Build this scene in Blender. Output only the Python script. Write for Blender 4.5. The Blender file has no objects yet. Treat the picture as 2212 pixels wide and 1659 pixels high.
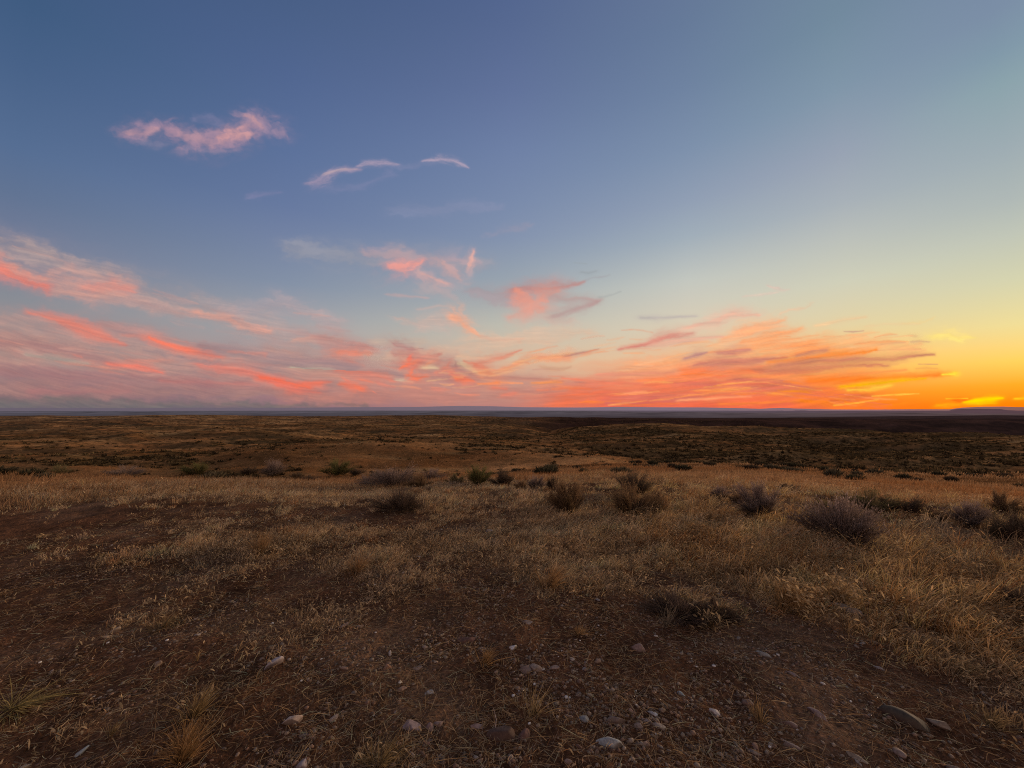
import bpy, math, random
import numpy as np

# ------------------------------------------------------------------ helpers
FR = {'L': (0.0, 493.7, .3472), 'C': (603.5, 493.7, .3472), 'R': (1334.0, 548.6, .3968),
      'D': (713.2, 658.3, .248), 'F': (1645.8, 740.6, .2559), 'U': (219.4, 208.5, .4464)}
LENS, SENSOR = 13.6, 36.0
FPX = LENS / SENSOR * 2212.0            # focal length in units of a 2212 wide frame
HORIZON = 885.0
PITCH = math.atan((HORIZON - 829.5) / FPX)
EYE = 1.6

def lin(c):
    c = np.asarray(c, dtype=np.float64) / 255.0
    return np.where(c <= .04045, c / 12.92, ((c + .055) / 1.055) ** 2.4)

def direction(X, Y):
    """view direction of the photograph for frame position X, Y (world axes)"""
    X = np.asarray(X, dtype=np.float64); Y = np.asarray(Y, dtype=np.float64)
    r = (X - 1106.0) / FPX; u = (829.5 - Y) / FPX
    c, s = math.cos(PITCH), math.sin(PITCH)
    d = np.stack([r, c - u * s, s + u * c], -1)
    return d / np.linalg.norm(d, axis=-1, keepdims=True)

def vhash(ix, iy, seed):
    h = (ix.astype(np.int64) * 374761393 + iy.astype(np.int64) * 668265263 + seed * 974634777) & 0x7fffffff
    h = ((h ^ (h >> 13)) * 1274126177) & 0x7fffffff
    h = ((h ^ (h >> 15)) * 2246822519) & 0x7fffffff
    return ((h ^ (h >> 16)) & 0xffffff) / float(0xffffff)

def gnoise(x, y, seed=0):
    x0 = np.floor(x); y0 = np.floor(y); fx = x - x0; fy = y - y0
    ix = x0.astype(np.int64); iy = y0.astype(np.int64)
    ux = fx * fx * fx * (fx * (fx * 6 - 15) + 10); uy = fy * fy * fy * (fy * (fy * 6 - 15) + 10)
    def g(dx, dy):
        a = vhash(ix + dx, iy + dy, seed) * 2 * math.pi
        return np.cos(a) * (fx - dx) + np.sin(a) * (fy - dy)
    n0 = g(0, 0) * (1 - ux) + g(1, 0) * ux
    n1 = g(0, 1) * (1 - ux) + g(1, 1) * ux
    return (n0 * (1 - uy) + n1 * uy) * 1.41

def fbm(x, y, seed=0, octv=4, gain=.5, lac=2.03):
    a, t, s = 1.0, 0.0, 0.0
    for o in range(octv):
        t = t + a * gnoise(x + o * 17.3, y - o * 9.1, seed + o * 31); s += a
        a *= gain; x = x * lac; y = y * lac
    return t / s

def sstep(a, b, x):
    t = np.clip((x - a) / (b - a), 0, 1)
    return t * t * (3 - 2 * t)

# ------------------------------------------------------------------ sky colours
# (azimuth deg, [(elevation deg, sRGB), ...]) clear-sky colour between the clouds; behind and overhead unseen, added as fill light
STATIONS = {
    -180: [(-2,150,120,110),(0,196,160,146),(4,226,184,164),(12,232,190,168),(22,216,180,166),(40,178,158,162),(60,134,130,148),(90,112,108,114)],  # unseen sky behind the camera, made warm and bright as fill
    -110: [(-2,130,108,108),(0,170,140,136),(4,206,170,160),(12,206,172,162),(22,180,158,162),(40,140,136,156),(60,112,118,146),(90,112,108,114)],  # out of view, warmed and brightened as fill
    -68: [(-2,98,92,108),(0,104,96,112),(1.4,128,106,114),(4.3,162,136,138),(7.5,150,140,142),(10,136,139,147),(15.5,113,123,149),(19,97,115,146),(23,85,109,146),(29.5,71,97,135),(34,63,91,128),(50,57,78,118),(90,112,108,114)],
    -53: [(-2,98,92,108),(0,104,96,112),(1.4,128,106,114),(4.3,162,136,138),(7.5,150,140,142),(10,136,139,147),(15.5,113,123,149),(19,97,115,146),(23,85,109,146),(29.5,71,97,135),(34,63,91,128),(50,57,78,118),(90,112,108,114)],
    -31: [(-2,98,90,108),(0,120,102,116),(1.5,150,114,126),(5,172,152,150),(10.7,162,163,166),(16,131,144,165),(21.5,115,130,162),(25,103,121,159),(31,92,113,154),(38,81,102,144),(44,73,95,134),(60,52,74,118),(90,112,108,114)],
    0:   [(-2,120,100,104),(0,180,118,116),(2.4,208,152,134),(7.2,214,190,162),(12.5,190,188,175),(18.8,153,164,174),(24.7,131,146,173),(29,121,138,170),(35,110,128,165),(41,97,114,154),(47,86,104,144),(60,66,88,134),(90,112,108,114)],
    25: [(-2,140,96,84),(0,236,112,72),(2.2,240,138,92),(6.5,236,192,146),(11.3,218,205,180),(17.1,195,198,190),(22.6,160,173,184),(26.7,144,158,179),(32.3,125,144,171),(38.4,110,130,160),(44,101,121,152),(60,92,104,142),(90,112,108,114)],
    41.6: [(-2,150,90,60),(0,255,110,24),(1.8,255,142,42),(5.4,255,198,110),(9.4,226,209,162),(14.3,206,206,184),(19,185,190,185),(22.5,167,176,183),(27.6,150,161,178),(33.3,127,149,168),(39,113,137,157),(60,98,112,146),(90,112,108,114)],
    53: [(-2,160,90,50),(0,255,112,2),(.6,255,122,5),(2.3,255,164,34),(4.4,255,206,92),(7.7,234,218,150),(11.7,209,209,174),(15.6,190,196,182),(18.6,173,183,181),(23,156,171,178),(28,138,162,171),(30.5,127,151,168),(33.5,122,141,165),(45,108,126,156),(60,100,112,148),(90,112,108,114)],
    75:  [(-2,150,92,60),(0,250,124,24),(2.3,252,166,60),(7.7,238,208,126),(15.6,198,202,168),(28,148,170,176),(45,106,132,158),(90,112,108,114)],
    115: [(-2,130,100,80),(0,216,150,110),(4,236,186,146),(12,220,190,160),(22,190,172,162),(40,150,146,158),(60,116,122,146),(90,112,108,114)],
    180: [(-2,150,120,110),(0,196,160,146),(4,226,184,164),(12,232,190,168),(22,216,180,166),(40,178,158,162),(60,134,130,148),(90,112,108,114)],  # same unseen warm fill behind the camera
}
AZ = sorted(STATIONS)

def clear_sky(d):
    """numpy twin of the world shader"""
    az = np.degrees(np.arctan2(d[..., 0], d[..., 1])); el = np.degrees(np.arcsin(np.clip(d[..., 2], -1, 1)))
    cols = []
    for a in AZ:
        st = np.array(STATIONS[a], dtype=float); c = lin(st[:, 1:])
        cols.append(np.stack([np.interp(el, st[:, 0], c[:, k]) for k in range(3)], -1))
    out = cols[0].copy()
    for i in range(1, len(AZ)):
        t = np.clip((az - AZ[i - 1]) / (AZ[i] - AZ[i - 1]), 0, 1)[..., None]
        out = out * (1 - t) + cols[i] * t
    return out

# ------------------------------------------------------------------ clouds as strokes of vapour
# one stroke: (frame, [(x, y, half width), ...], sRGB, density, options)
def S(fr, pts, col, A, **o):
    x0, y0, k = FR[fr]
    f = 1.12 if o.get('hi', 0) > 1.05 else 1.22 if o.get('L') == (34, 22) else 1.36
    p = [(x0 + a * k, y0 + b * k, max(w * k * f, 1.5)) for a, b, w in pts]
    if fr in 'CDU': A *= .64 if fr == 'U' else .84
    if fr in 'CDU': col = tuple(c * .9 + t * .1 for c, t in zip(col, (205, 172, 168)))
    if fr in 'LCD': col = (col[0], min(col[1] + 5, 255), max(col[2] - 6, 0))
    if fr == 'L': col = tuple(c * .87 + t * .13 for c, t in zip(col, (190, 150, 140)))
    return (p, col, A, o)

PUFF = dict(L=(34, 22), tex=1.0, warp=9)
VEIL = dict(L=(120, 30), tex=.75, warp=14, lo=-.05, hi=1.1)
FINE = dict(L=(40, 5), tex=.6, warp=2)
CLOUDS = [
 ['cloud', 'ragged pink puffy cloud alone high in the blue sky at upper left', 118, [
  S('U', [(440,110,10),(500,105,22),(560,125,22)], (122,124,162), .55, **PUFF),
  S('U', [(190,215,14),(240,228,18),(290,236,14)], (142,134,162), .5, **PUFF),
  S('U', [(128,172,26),(200,165,44),(290,150,34),(365,162,26)], (172,136,156), .86, **PUFF),
  S('U', [(350,180,22),(430,212,48),(520,218,54),(600,212,54),(680,186,46),(735,140,30)], (176,138,156), .92, **PUFF),
  S('U', [(655,88,14),(720,112,38),(790,120,40),(850,156,34),(884,180,16)], (168,138,160), .84, **PUFF),
  S('U', [(590,200,20),(640,180,32),(700,192,22)], (232,164,156), .85, **PUFF),
  S('U', [(150,172,16),(200,176,20),(250,160,14)], (216,160,160), .6, **PUFF),
  S('U', [(690,96,10),(740,112,15),(770,140,12)], (226,164,158), .65, **PUFF),
  S('U', [(410,195,22),(480,200,22),(530,236,15)], (206,154,158), .55, **PUFF),
  S('U', [(370,250,14),(440,255,14),(560,268,10),(640,262,12)], (150,134,160), .5, **PUFF)]],
 ['cloud', 'thin arched lilac wisp of cloud right of the pink puffy cloud', 118, [
  S('U', [(1040,420,14),(1120,448,16),(1240,440,18),(1400,372,18)], (132,136,174), .42, **VEIL),
  S('U', [(990,418,8),(1060,405,22),(1100,380,18),(1170,357,12),(1245,352,7)], (168,148,172), .85, L=(40, 8), tex=.7, warp=5),
  S('U', [(1236,338,6),(1290,322,12),(1350,322,13),(1436,328,6)], (184,162,182), .85, L=(40, 7), tex=.6, warp=4),
  S('U', [(1080,374,6),(1160,354,6),(1230,352,4)], (206,176,176), .7, **FINE)]],
 ['cloud', 'small tapering lilac wisp of cloud nearest the top centre', 118, [
  S('U', [(1440,342,10),(1550,325,10),(1600,330,10)], (142,144,180), .45, **VEIL),
  S('U', [(1555,312,5),(1640,302,12),(1700,312,14),(1778,344,4)], (190,168,186), .9, L=(40, 7), tex=.7, warp=4)]],
 ['cloud', 'very faint small lilac smudge of cloud below the arched wisp', 118, [
  S('U', [(700,492,12),(760,482,15),(850,474,10)], (140,136,174), .5, **VEIL)]],
 ['cloud', 'faint grey lilac veil of cloud above the salmon curl', 118, [
  S('U', [(1440,545,30),(1700,540,38),(1930,530,14)], (136,144,176), .45, **VEIL),
  S('U', [(1880,668,12),(1990,640,22),(2090,625,10)], (158,152,172), .6, **VEIL)]],
 ['cloud', 'pale salmon cloud with a curled bright rim above centre', 112, [
  S('C', [(40,120,40),(300,165,70),(600,190,80),(850,190,66),(1050,220,70),(1220,230,60)], (152,148,170), .62, **VEIL),
  S('C', [(540,140,24),(700,160,42),(880,190,34),(1000,196,20)], (190,152,166), .6, **VEIL),
  S('C', [(690,232,14),(780,232,24),(870,206,8)], (250,150,146), .9, L=(30, 10), tex=.8, warp=8),
  S('C', [(740,236,10),(772,276,8)], (240,152,152), .7, **PUFF),
  S('C', [(860,240,8),(880,300,24),(950,338,32),(1040,345,18)], (210,160,168), .62, **PUFF),
  S('C', [(900,290,8),(960,310,8),(1030,340,8)], (236,166,162), .5, **PUFF),
  S('C', [(1030,215,14),(1070,260,24),(1110,305,12)], (220,160,162), .65, **PUFF),
  S('C', [(1080,190,20),(1160,200,22),(1210,210,16)], (196,156,172), .5, **PUFF),
  S('C', [(1182,230,12),(1196,190,10),(1214,146,5)], (244,172,166), .8, L=(30, 8), tex=.5, warp=5),
  S('C', [(900,372,34),(1010,400,38),(1080,430,24)], (188,160,170), .45, **VEIL),
  S('C', [(690,412,10),(800,418,12),(920,434,8)], (206,158,164), .5, **VEIL)]],
 ['cloud', 'dusky red cloud shaped like a flying swallow right of centre', 106, [
  S('C', [(1230,400,34),(1330,412,52),(1470,410,56)], (166,142,160), .72, **VEIL),
  S('C', [(1420,560,30),(1600,560,44),(1800,580,30)], (214,170,166), .5, **VEIL),
  S('C', [(1470,380,20),(1580,372,32),(1690,366,28),(1800,346,17),(1895,334,5)], (190,120,126), .92, L=(60, 12), tex=.7, warp=7),
  S('C', [(1900,326,8),(1970,306,9),(2040,294,5)], (160,152,170), .6, **VEIL),
  S('C', [(1480,400,16),(1520,450,30),(1590,470,38),(1640,420,34),(1700,392,14)], (236,142,130), .88, **PUFF),
  S('C', [(1430,552,14),(1530,516,24),(1600,490,20)], (228,152,146), .65, **PUFF),
  S('C', [(1700,425,20),(1780,442,18),(1880,436,12),(1970,452,9)], (182,146,154), .85, L=(60, 10), tex=.6, warp=6),
  S('C', [(1985,452,7),(1900,484,16),(1800,512,18),(1710,540,16)], (180,138,148), .85, L=(60, 10), tex=.6, warp=6),
  S('C', [(1980,430,8),(2050,412,8),(2130,388,5)], (160,162,172), .6, **VEIL)]],
 ['cloud', 'tiny grey dash of cloud above the swallow shaped cloud', 106, [
  S('C', [(1840,214,4),(1910,218,4)], (150,158,176), .6, **FINE),
  S('C', [(1878,272,5),(1920,276,6),(1964,264,4)], (148,154,172), .8, **FINE)]],
 ['cloud', 'peach puff of cloud with a bright hooked right edge in the centre', 110, [
  S('C', [(720,560,20),(850,582,38),(1000,585,48),(1090,575,40)], (208,168,166), .66, **VEIL),
  S('C', [(880,502,10),(990,486,18),(1080,505,18)], (206,168,170), .6, **VEIL),
  S('C', [(1080,545,18),(1135,566,28),(1165,606,22),(1235,665,7)], (250,162,134), .92, L=(40, 14), tex=.7, warp=8),
  S('C', [(700,790,40),(1040,750,50),(1300,720,60),(1600,690,62),(1900,650,40)], (230,178,158), .6, **VEIL),
  S('C', [(1240,668,10),(1340,690,16),(1480,700,16)], (226,166,150), .5, **VEIL)]],
 ['cloud', 'long pink band of cloud slanting down from the left edge of the sky', 104, [
  S('L', [(-160,30,60),(200,150,80),(450,245,86),(700,320,86),(1000,430,84),(1300,520,84),(1600,620,76),(1900,690,70),(2100,740,50)], (172,148,158), .76, **VEIL),
  S('L', [(1480,520,50),(1800,500,66),(2050,580,60)], (186,158,170), .52, **VEIL),
  S('L', [(-160,120,50),(120,270,50),(350,360,64),(560,400,66),(740,385,46)], (204,146,146), .78, **VEIL),
  S('L', [(-120,190,30),(-20,245,32),(80,292,24),(200,338,22),(290,372,12)], (238,122,116), .9, L=(80, 14), tex=.6, warp=9),
  S('L', [(570,355,16),(690,360,26),(790,378,22),(836,394,10)], (224,138,136), .85, L=(60, 18), tex=.8, warp=9),
  S('L', [(290,280,30),(440,250,32),(580,300,26)], (204,150,152), .55, **VEIL),
  S('L', [(640,430,34),(900,480,40),(1120,530,36)], (190,146,150), .55, **VEIL),
  S('L', [(1230,530,24),(1370,545,28),(1500,600,28),(1680,650,24)], (220,150,144), .66, **VEIL),
  S('L', [(1850,690,22),(1960,680,22),(2100,700,20)], (222,154,144), .5, **VEIL)]],
 ['cloud', 'wide mauve and coral cloud bank low over the left horizon', 100, [
  S('L', [(-160,620,90),(500,720,100),(1100,800,100),(1700,860,90),(2200,900,80)], (176,142,146), .6, **VEIL),
  S('L', [(-160,760,130),(400,800,128),(900,850,120),(1500,900,105),(2100,930,100)], (180,136,138), .95, **VEIL),
  S('L', [(-160,1000,80),(400,1010,70),(1000,1020,66),(1700,1020,60),(2300,1030,60)], (158,114,122), .88, **VEIL),
  S('L', [(-120,540,34),(150,568,40),(400,610,34),(600,690,30)], (186,142,146), .62, **VEIL),
  S('L', [(-100,690,40),(200,740,44),(500,790,36),(700,840,24)], (166,114,124), .75, L=(140, 18), tex=.5, warp=8),
  S('L', [(160,775,8),(300,808,13),(430,826,12),(540,842,7)], (160,150,150), .75, L=(100, 8), tex=.5, warp=4),
  S('L', [(-60,770,20),(60,800,18),(180,820,10)], (170,140,142), .5, **VEIL),
  S('L', [(640,600,26),(820,640,34),(1000,672,24),(1160,715,10)], (176,130,138), .85, L=(140, 18), tex=.5, warp=8),
  S('L', [(190,522,12),(320,556,22),(450,598,28),(560,640,28),(680,690,20),(775,722,6)], (224,120,114), .94, L=(100, 14), tex=.6, warp=7),
  S('L', [(760,660,14),(880,672,16),(980,680,12)], (208,128,126), .6, **VEIL),
  S('L', [(950,682,9),(1010,712,15),(1080,742,15),(1180,756,18),(1280,776,17),(1360,798,6)], (250,116,100), .97, L=(90, 12), tex=.5, warp=5),
  S('L', [(950,770,20),(1150,810,26),(1400,850,20)], (152,126,140), .65, **VEIL),
  S('L', [(1240,728,14),(1450,765,30),(1700,825,36),(1950,842,30),(2200,860,22)], (156,124,138), .85, L=(180, 18), tex=.5, warp=8),
  S('L', [(1380,760,10),(1500,770,14),(1640,790,12)], (206,128,126), .6, **VEIL),
  S('L', [(680,838,7),(840,858,15),(930,876,12),(1010,894,5)], (244,116,106), .88, L=(70, 8), tex=.6, warp=4),
  S('L', [(1060,800,14),(1200,830,14)], (190,142,144), .5, **VEIL),
  S('L', [(1820,866,5),(1950,876,8),(2070,886,4)], (190,176,162), .8, L=(80, 6), tex=.4, warp=3),
  S('L', [(1240,858,16),(1450,880,26),(1590,912,25),(1700,942,20)], (222,116,112), .88, L=(100, 14), tex=.6, warp=7),
  S('L', [(1630,924,9),(1740,950,18),(1840,985,20),(1910,990,8)], (255,98,76), .97, L=(70, 10), tex=.6, warp=6),
  S('L', [(1840,990,8),(1890,962,12),(1980,962,15),(2065,955,4)], (250,104,84), .95, L=(70, 9), tex=.6, warp=5),
  S('L', [(1690,950,7),(1840,1004,7),(1990,1022,4)], (232,110,104), .85, **FINE),
  S('L', [(0,880,34),(400,920,36),(900,940,30),(1300,960,26)], (158,104,118), .7, L=(200, 18), tex=.6, warp=8),
  S('L', [(200,1018,16),(500,1020,20),(800,1010,14)], (172,106,118), .55, L=(200, 14), tex=.6, warp=6),
  S('L', [(1000,950,10),(1300,962,12),(1600,975,10)], (196,112,116), .55, L=(140, 10), tex=.6, warp=6),
  S('L', [(-160,1078,34),(400,1082,32),(1000,1090,26),(1700,1100,18),(2300,1106,12)], (112,98,110), .85, **VEIL),
  S('L', [(-160,1108,22),(400,1110,20),(1000,1114,16),(1800,1118,10)], (100,94,108), .8, **VEIL),
  S('L', [(460,788,4),(500,798,5)], (220,124,120), .5, **FINE)]],
 ['cloud', 'flame like coral cloud bank low over the middle of the horizon', 98, [
  S('C', [(-20,760,40),(200,850,66),(500,920,70),(800,970,66),(1200,990,62),(1600,990,52),(1900,1010,44)], (188,130,130), .92, L=(160, 20), tex=.5, warp=10),
  S('C', [(100,1050,50),(700,1050,52),(1300,1050,54),(1900,1050,54)], (190,116,114), .75, **VEIL),
  S('C', [(600,700,30),(760,690,30),(900,700,24)], (206,172,160), .5, **VEIL),
  S('D', [(-60,290,50),(100,340,54),(300,370,44)], (192,130,134), .75, L=(80, 20), tex=.8, warp=12),
  S('D', [(200,366,18),(290,380,24),(350,392,12)], (162,124,134), .75, **PUFF),
  S('D', [(60,460,40),(120,480,34)], (206,120,118), .6, **PUFF),
  S('D', [(120,424,26),(220,430,30),(345,436,14)], (240,124,106), .92, L=(50, 12), tex=.8, warp=8),
  S('D', [(130,500,22),(210,516,22),(290,528,10)], (240,118,100), .92, L=(50, 10), tex=.8, warp=8),
  S('D', [(0,540,14),(250,560,24),(500,590,22),(640,620,12)], (152,118,132), .7, L=(120, 12), tex=.5, warp=6),
  S('D', [(40,566,14),(250,590,24),(400,618,20),(570,658,8)], (226,120,110), .88, L=(80, 10), tex=.6, warp=6),
  S('D', [(580,654,5),(650,660,8),(715,670,4)], (220,190,170), .85, **FINE),
  S('D', [(76,688,10),(200,706,20),(290,742,14)], (246,108,86), .97, L=(40, 9), tex=.7, warp=6),
  S('D', [(120,640,10),(150,670,10)], (226,116,108), .7, **PUFF),
  S('D', [(262,656,10),(310,668,14),(365,684,6)], (230,120,108), .8, L=(40, 9), tex=.7, warp=5),
  S('D', [(420,684,12),(500,700,14),(570,712,6)], (216,118,114), .7, L=(40, 9), tex=.7, warp=5),
  S('D', [(372,756,6),(392,766,5)], (244,122,108), .85, **PUFF),
  S('D', [(300,440,12),(420,470,18),(560,490,14)], (200,170,160), .55, **VEIL),
  S('D', [(620,540,50),(760,570,64),(900,600,64),(1050,610,60),(1250,640,46)], (178,116,122), .85, **PUFF),
  S('D', [(560,326,9),(620,352,30),(700,376,28),(790,385,5)], (172,114,124), .9, L=(50, 14), tex=.8, warp=10),
  S('D', [(590,420,22),(660,430,42),(720,450,38)], (186,116,120), .88, **PUFF),
  S('D', [(606,548,9),(670,508,20),(750,500,16)], (255,112,80), .97, L=(40, 10), tex=.6, warp=8),
  S('D', [(680,490,16),(700,450,12)], (244,110,96), .85, **PUFF),
  S('D', [(740,556,8),(690,606,12),(750,630,20),(812,622,10)], (250,108,80), .95, L=(40, 10), tex=.7, warp=8),
  S('D', [(780,500,18),(850,468,26),(945,420,6)], (206,116,112), .9, L=(50, 12), tex=.7, warp=8),
  S('D', [(830,522,12),(890,492,12)], (246,134,104), .85, **PUFF),
  S('D', [(900,512,20),(970,488,26),(1048,470,10)], (184,118,122), .9, L=(50, 12), tex=.7, warp=8),
  S('D', [(940,584,18),(1000,544,20),(1040,500,10)], (226,124,110), .8, **PUFF),
  S('D', [(810,545,10),(870,545,14),(930,550,6)], (226,190,160), .85, L=(50, 8), tex=.5, warp=4),
  S('D', [(1110,512,8),(1190,534,20),(1280,585,20),(1350,616,8)], (236,206,164), .9, L=(80, 12), tex=.2, warp=3),
  S('D', [(1085,500,8),(1110,550,30),(1200,590,26),(1300,625,14),(1370,636,6)], (168,110,118), .95, L=(70, 14), tex=.5, warp=5),
  S('D', [(1030,566,24),(1090,590,26),(1150,610,14)], (216,120,108), .75, **PUFF),
  S('D', [(1090,640,16),(1160,654,22),(1240,662,10)], (255,112,80), .95, L=(40, 10), tex=.7, warp=6),
  S('D', [(1170,500,6),(1260,522,14),(1360,560,28),(1410,600,30)], (218,118,104), .92, L=(60, 14), tex=.7, warp=7),
  S('D', [(1290,520,14),(1400,472,20),(1500,450,16),(1600,416,9),(1675,396,3)], (228,122,106), .9, L=(60, 10), tex=.7, warp=5),
  S('D', [(1120,450,20),(1250,470,26),(1400,440,24)], (236,176,150), .55, **VEIL),
  S('D', [(1330,592,14),(1390,588,16)], (255,142,100), .85, **PUFF),
  S('D', [(1400,622,24),(1520,574,30),(1610,528,28),(1750,482,30),(1900,462,24),(2060,448,16)], (242,140,104), .85, L=(90, 16), tex=.8, warp=10),
  S('D', [(2040,448,7),(2130,428,8),(2240,408,5),(2330,386,4)], (180,118,118), .9, **FINE),
  S('D', [(1830,560,14),(1960,558,20),(2080,530,12)], (206,150,128), .65, **VEIL),
  S('D', [(1360,634,10),(1600,644,18),(1800,650,14),(2020,664,6)], (188,118,116), .88, L=(100, 10), tex=.5, warp=4),
  S('D', [(1290,690,5),(1400,686,8),(1452,682,14),(1472,683,4)], (255,130,78), .97, **FINE),
  S('D', [(1490,674,4),(1580,680,6),(1675,683,4)], (255,148,102), .95, **FINE),
  S('D', [(1758,678,4),(1850,682,8),(1950,676,13),(2008,679,4)], (255,142,78), .97, **FINE),
  S('D', [(1936,734,4),(2050,726,8),(2180,728,6),(2260,734,3)], (255,132,88), .97, **FINE),
  S('D', [(1806,745,6),(1890,746,7)], (242,126,102), .85, **FINE),
  S('D', [(1430,722,12),(1530,732,9)], (236,120,104), .8, **FINE),
  S('D', [(1500,790,8),(1600,772,14)], (236,118,104), .8, **FINE),
  S('D', [(890,738,6),(955,744,8)], (222,126,118), .8, **FINE)]],
 ['cloud', 'glowing orange cloud bank streaked with purple low on the right', 94, [
  S('R', [(60,650,46),(300,610,66),(700,550,86),(1000,520,74),(1300,500,60),(1600,510,40)], (252,176,118), .66, **VEIL),
  S('R', [(-260,800,60),(0,770,78),(400,750,80),(800,750,80),(1100,770,56),(1400,800,30)], (240,116,78), .9, L=(200, 14), tex=.7, warp=8),
  S('R', [(-60,830,26),(300,826,30),(700,826,30),(1100,836,20)], (240,106,74), .85, L=(200, 8), tex=.4, warp=3),
  S('R', [(10,522,4),(150,495,8),(240,462,16),(330,440,13),(405,430,4)], (214,124,112), .92, L=(60, 9), tex=.5, warp=4),
  S('R', [(200,492,10),(400,462,12),(570,446,4)], (232,168,146), .7, L=(60, 8), tex=.6, warp=4),
  S('R', [(380,404,10),(540,366,18),(640,336,16),(760,330,8)], (240,176,152), .7, L=(80, 12), tex=.7, warp=8),
  S('R', [(580,452,10),(720,410,18),(860,372,17),(914,356,6)], (252,176,128), .88, L=(80, 12), tex=.7, warp=8),
  S('R', [(680,474,14),(820,440,20),(990,404,8)], (252,164,108), .88, L=(80, 12), tex=.7, warp=7),
  S('R', [(890,326,8),(960,300,14),(1070,264,6)], (246,196,160), .6, **VEIL),
  S('R', [(860,176,8),(900,186,14),(950,192,6)], (226,192,178), .55, **VEIL),
  S('R', [(690,230,6),(800,222,8),(880,208,5)], (222,194,178), .5, **VEIL),
  S('R', [(1080,392,6),(1200,366,7),(1350,342,4)], (242,194,146), .5, **FINE),
  S('R', [(130,346,7),(200,352,8),(260,350,6),(420,336,4)], (182,170,170), .6, **FINE),
  S('R', [(620,530,12),(840,500,20),(1080,486,12)], (254,160,100), .75, L=(100, 10), tex=.8, warp=6),
  S('R', [(370,566,6),(430,550,10),(480,536,4)], (188,140,138), .85, **FINE),
  S('R', [(550,540,7),(640,530,13),(716,522,5)], (204,130,118), .88, **FINE),
  S('R', [(380,640,20),(560,632,26),(760,628,20)], (255,126,72), .85, L=(120, 8), tex=.6, warp=4),
  S('R', [(430,604,8),(560,590,22),(690,592,20),(800,574,10),(910,562,5)], (202,124,108), .85, L=(120, 10), tex=.5, warp=5),
  S('R', [(840,588,10),(980,566,22),(1140,548,24),(1290,538,15),(1410,520,5)], (255,136,42), .93, L=(130, 10), tex=.5, warp=5),
  S('R', [(740,626,10),(850,640,22),(1000,636,22),(1200,614,15),(1470,604,5)], (202,120, 94), .85, L=(140, 9), tex=.5, warp=5),
  S('R', [(880,608,12),(1100,584,10),(1300,576,14),(1500,570,12),(1600,557,9),(1720,548,4)], (204,126,100), .88, L=(140, 8), tex=.4, warp=4),
  S('R', [(980,552,7),(1060,535,9),(1130,526,6)], (196,126,104), .8, **FINE),
  S('R', [(700,668,10),(1000,668,14),(1300,650,10),(1560,630,5)], (255,150,84), .75, L=(140, 8), tex=.6, warp=4),
  S('R', [(1050,690,16),(1300,684,20),(1500,672,14),(1700,662,8),(1836,650,4)], (255,124,36), .97, L=(150, 9), tex=.3, warp=4),
  S('R', [(1220,724,6),(1400,706,9),(1550,690,8),(1680,678,4)], (255,186,10), .96, L=(90, 7), tex=.5, warp=3),
  S('R', [(1260,742,5),(1360,738,7),(1480,716,5)], (255,206,70), .8, **FINE),
  S('R', [(1770,655,3),(1836,650,6)], (255,232,70), 1.0, **FINE),
  S('R', [(860,752,8),(960,748,8),(1040,752,4)], (255,144,30), .92, **FINE),
  S('R', [(1000,800,14),(1200,806,22),(1450,812,16),(1600,820,10)], (255,132,28), .85, L=(140, 8), tex=.5, warp=4),
  S('R', [(1160,796,4),(1260,794,5)], (216,100,56), .85, **FINE),
  S('R', [(1250,778,5),(1310,772,9),(1380,776,5)], (226,112,56), .9, **FINE),
  S('R', [(1390,772,3),(1500,766,4),(1640,760,3)], (255,192,70), .92, **FINE),
  S('R', [(1180,824,3),(1300,812,4),(1420,795,3)], (255,180,64), .92, **FINE),
  S('R', [(660,684,10),(850,708,15),(1040,724,8)], (206,112,92), .8, L=(120, 8), tex=.5, warp=4),
  S('R', [(330,700,8),(560,712,12),(760,724,8)], (212,114,98), .7, L=(120, 8), tex=.5, warp=4),
  S('R', [(-100,660,10),(100,650,12),(300,646,8)], (226,140,116), .65, L=(120, 8), tex=.5, warp=4),
  S('R', [(-40,800,24),(200,790,24),(420,782,14)], (208,108,100), .65, L=(120, 8), tex=.6, warp=4),
  S('R', [(420,744,4),(560,738,6),(720,728,3)], (255,154,84), .88, **FINE),
  S('R', [(330,798,4),(480,788,6),(720,774,3)], (255,160,110), .85, **FINE),
  S('R', [(40,758,4),(100,752,7),(160,754,3)], (255,144,110), .85, **FINE),
  S('R', [(560,818,4),(760,812,5),(980,800,3)], (255,134,60), .8, **FINE),
  S('R', [(120,690,6),(300,676,8),(500,664,5)], (255,138,84), .8, **FINE),
  S('R', [(-300,676,4),(-60,700,8),(120,706,5)], (240,128,98), .7, **FINE)]],
 ['cloud', 'small grey mauve dashes of cloud right of the glowing bank', 94, [
  S('R', [(1236,421,3),(1280,424,4),(1336,419,3)], (204,162,136), .85, **FINE),
  S('R', [(1436,492,3),(1500,484,5),(1560,482,3)], (212,168,126), .8, **FINE),
  S('R', [(1596,446,4),(1620,448,5)], (226,182,130), .7, **FINE),
  S('R', [(1600,478,4),(1640,474,6),(1690,478,3)], (216,172,130), .8, **FINE),
  S('R', [(1410,526,3),(1520,520,3),(1650,518,3)], (232,174,118), .75, **FINE),
  S('R', [(1640,600,3),(1740,601,3)], (222,164,106), .85, **FINE),
  S('R', [(1626,626,3),(1680,620,5),(1740,624,3)], (240,172, 90), .75, **FINE)]],
 ['cloud', 'pale yellow puff of cloud high over the glow at the right', 94, [
  S('R', [(1720,450,12),(1800,446,14),(1860,460,12),(1930,452,6)], (254,226,128), .85, L=(40, 10), tex=.9, warp=8),
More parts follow.
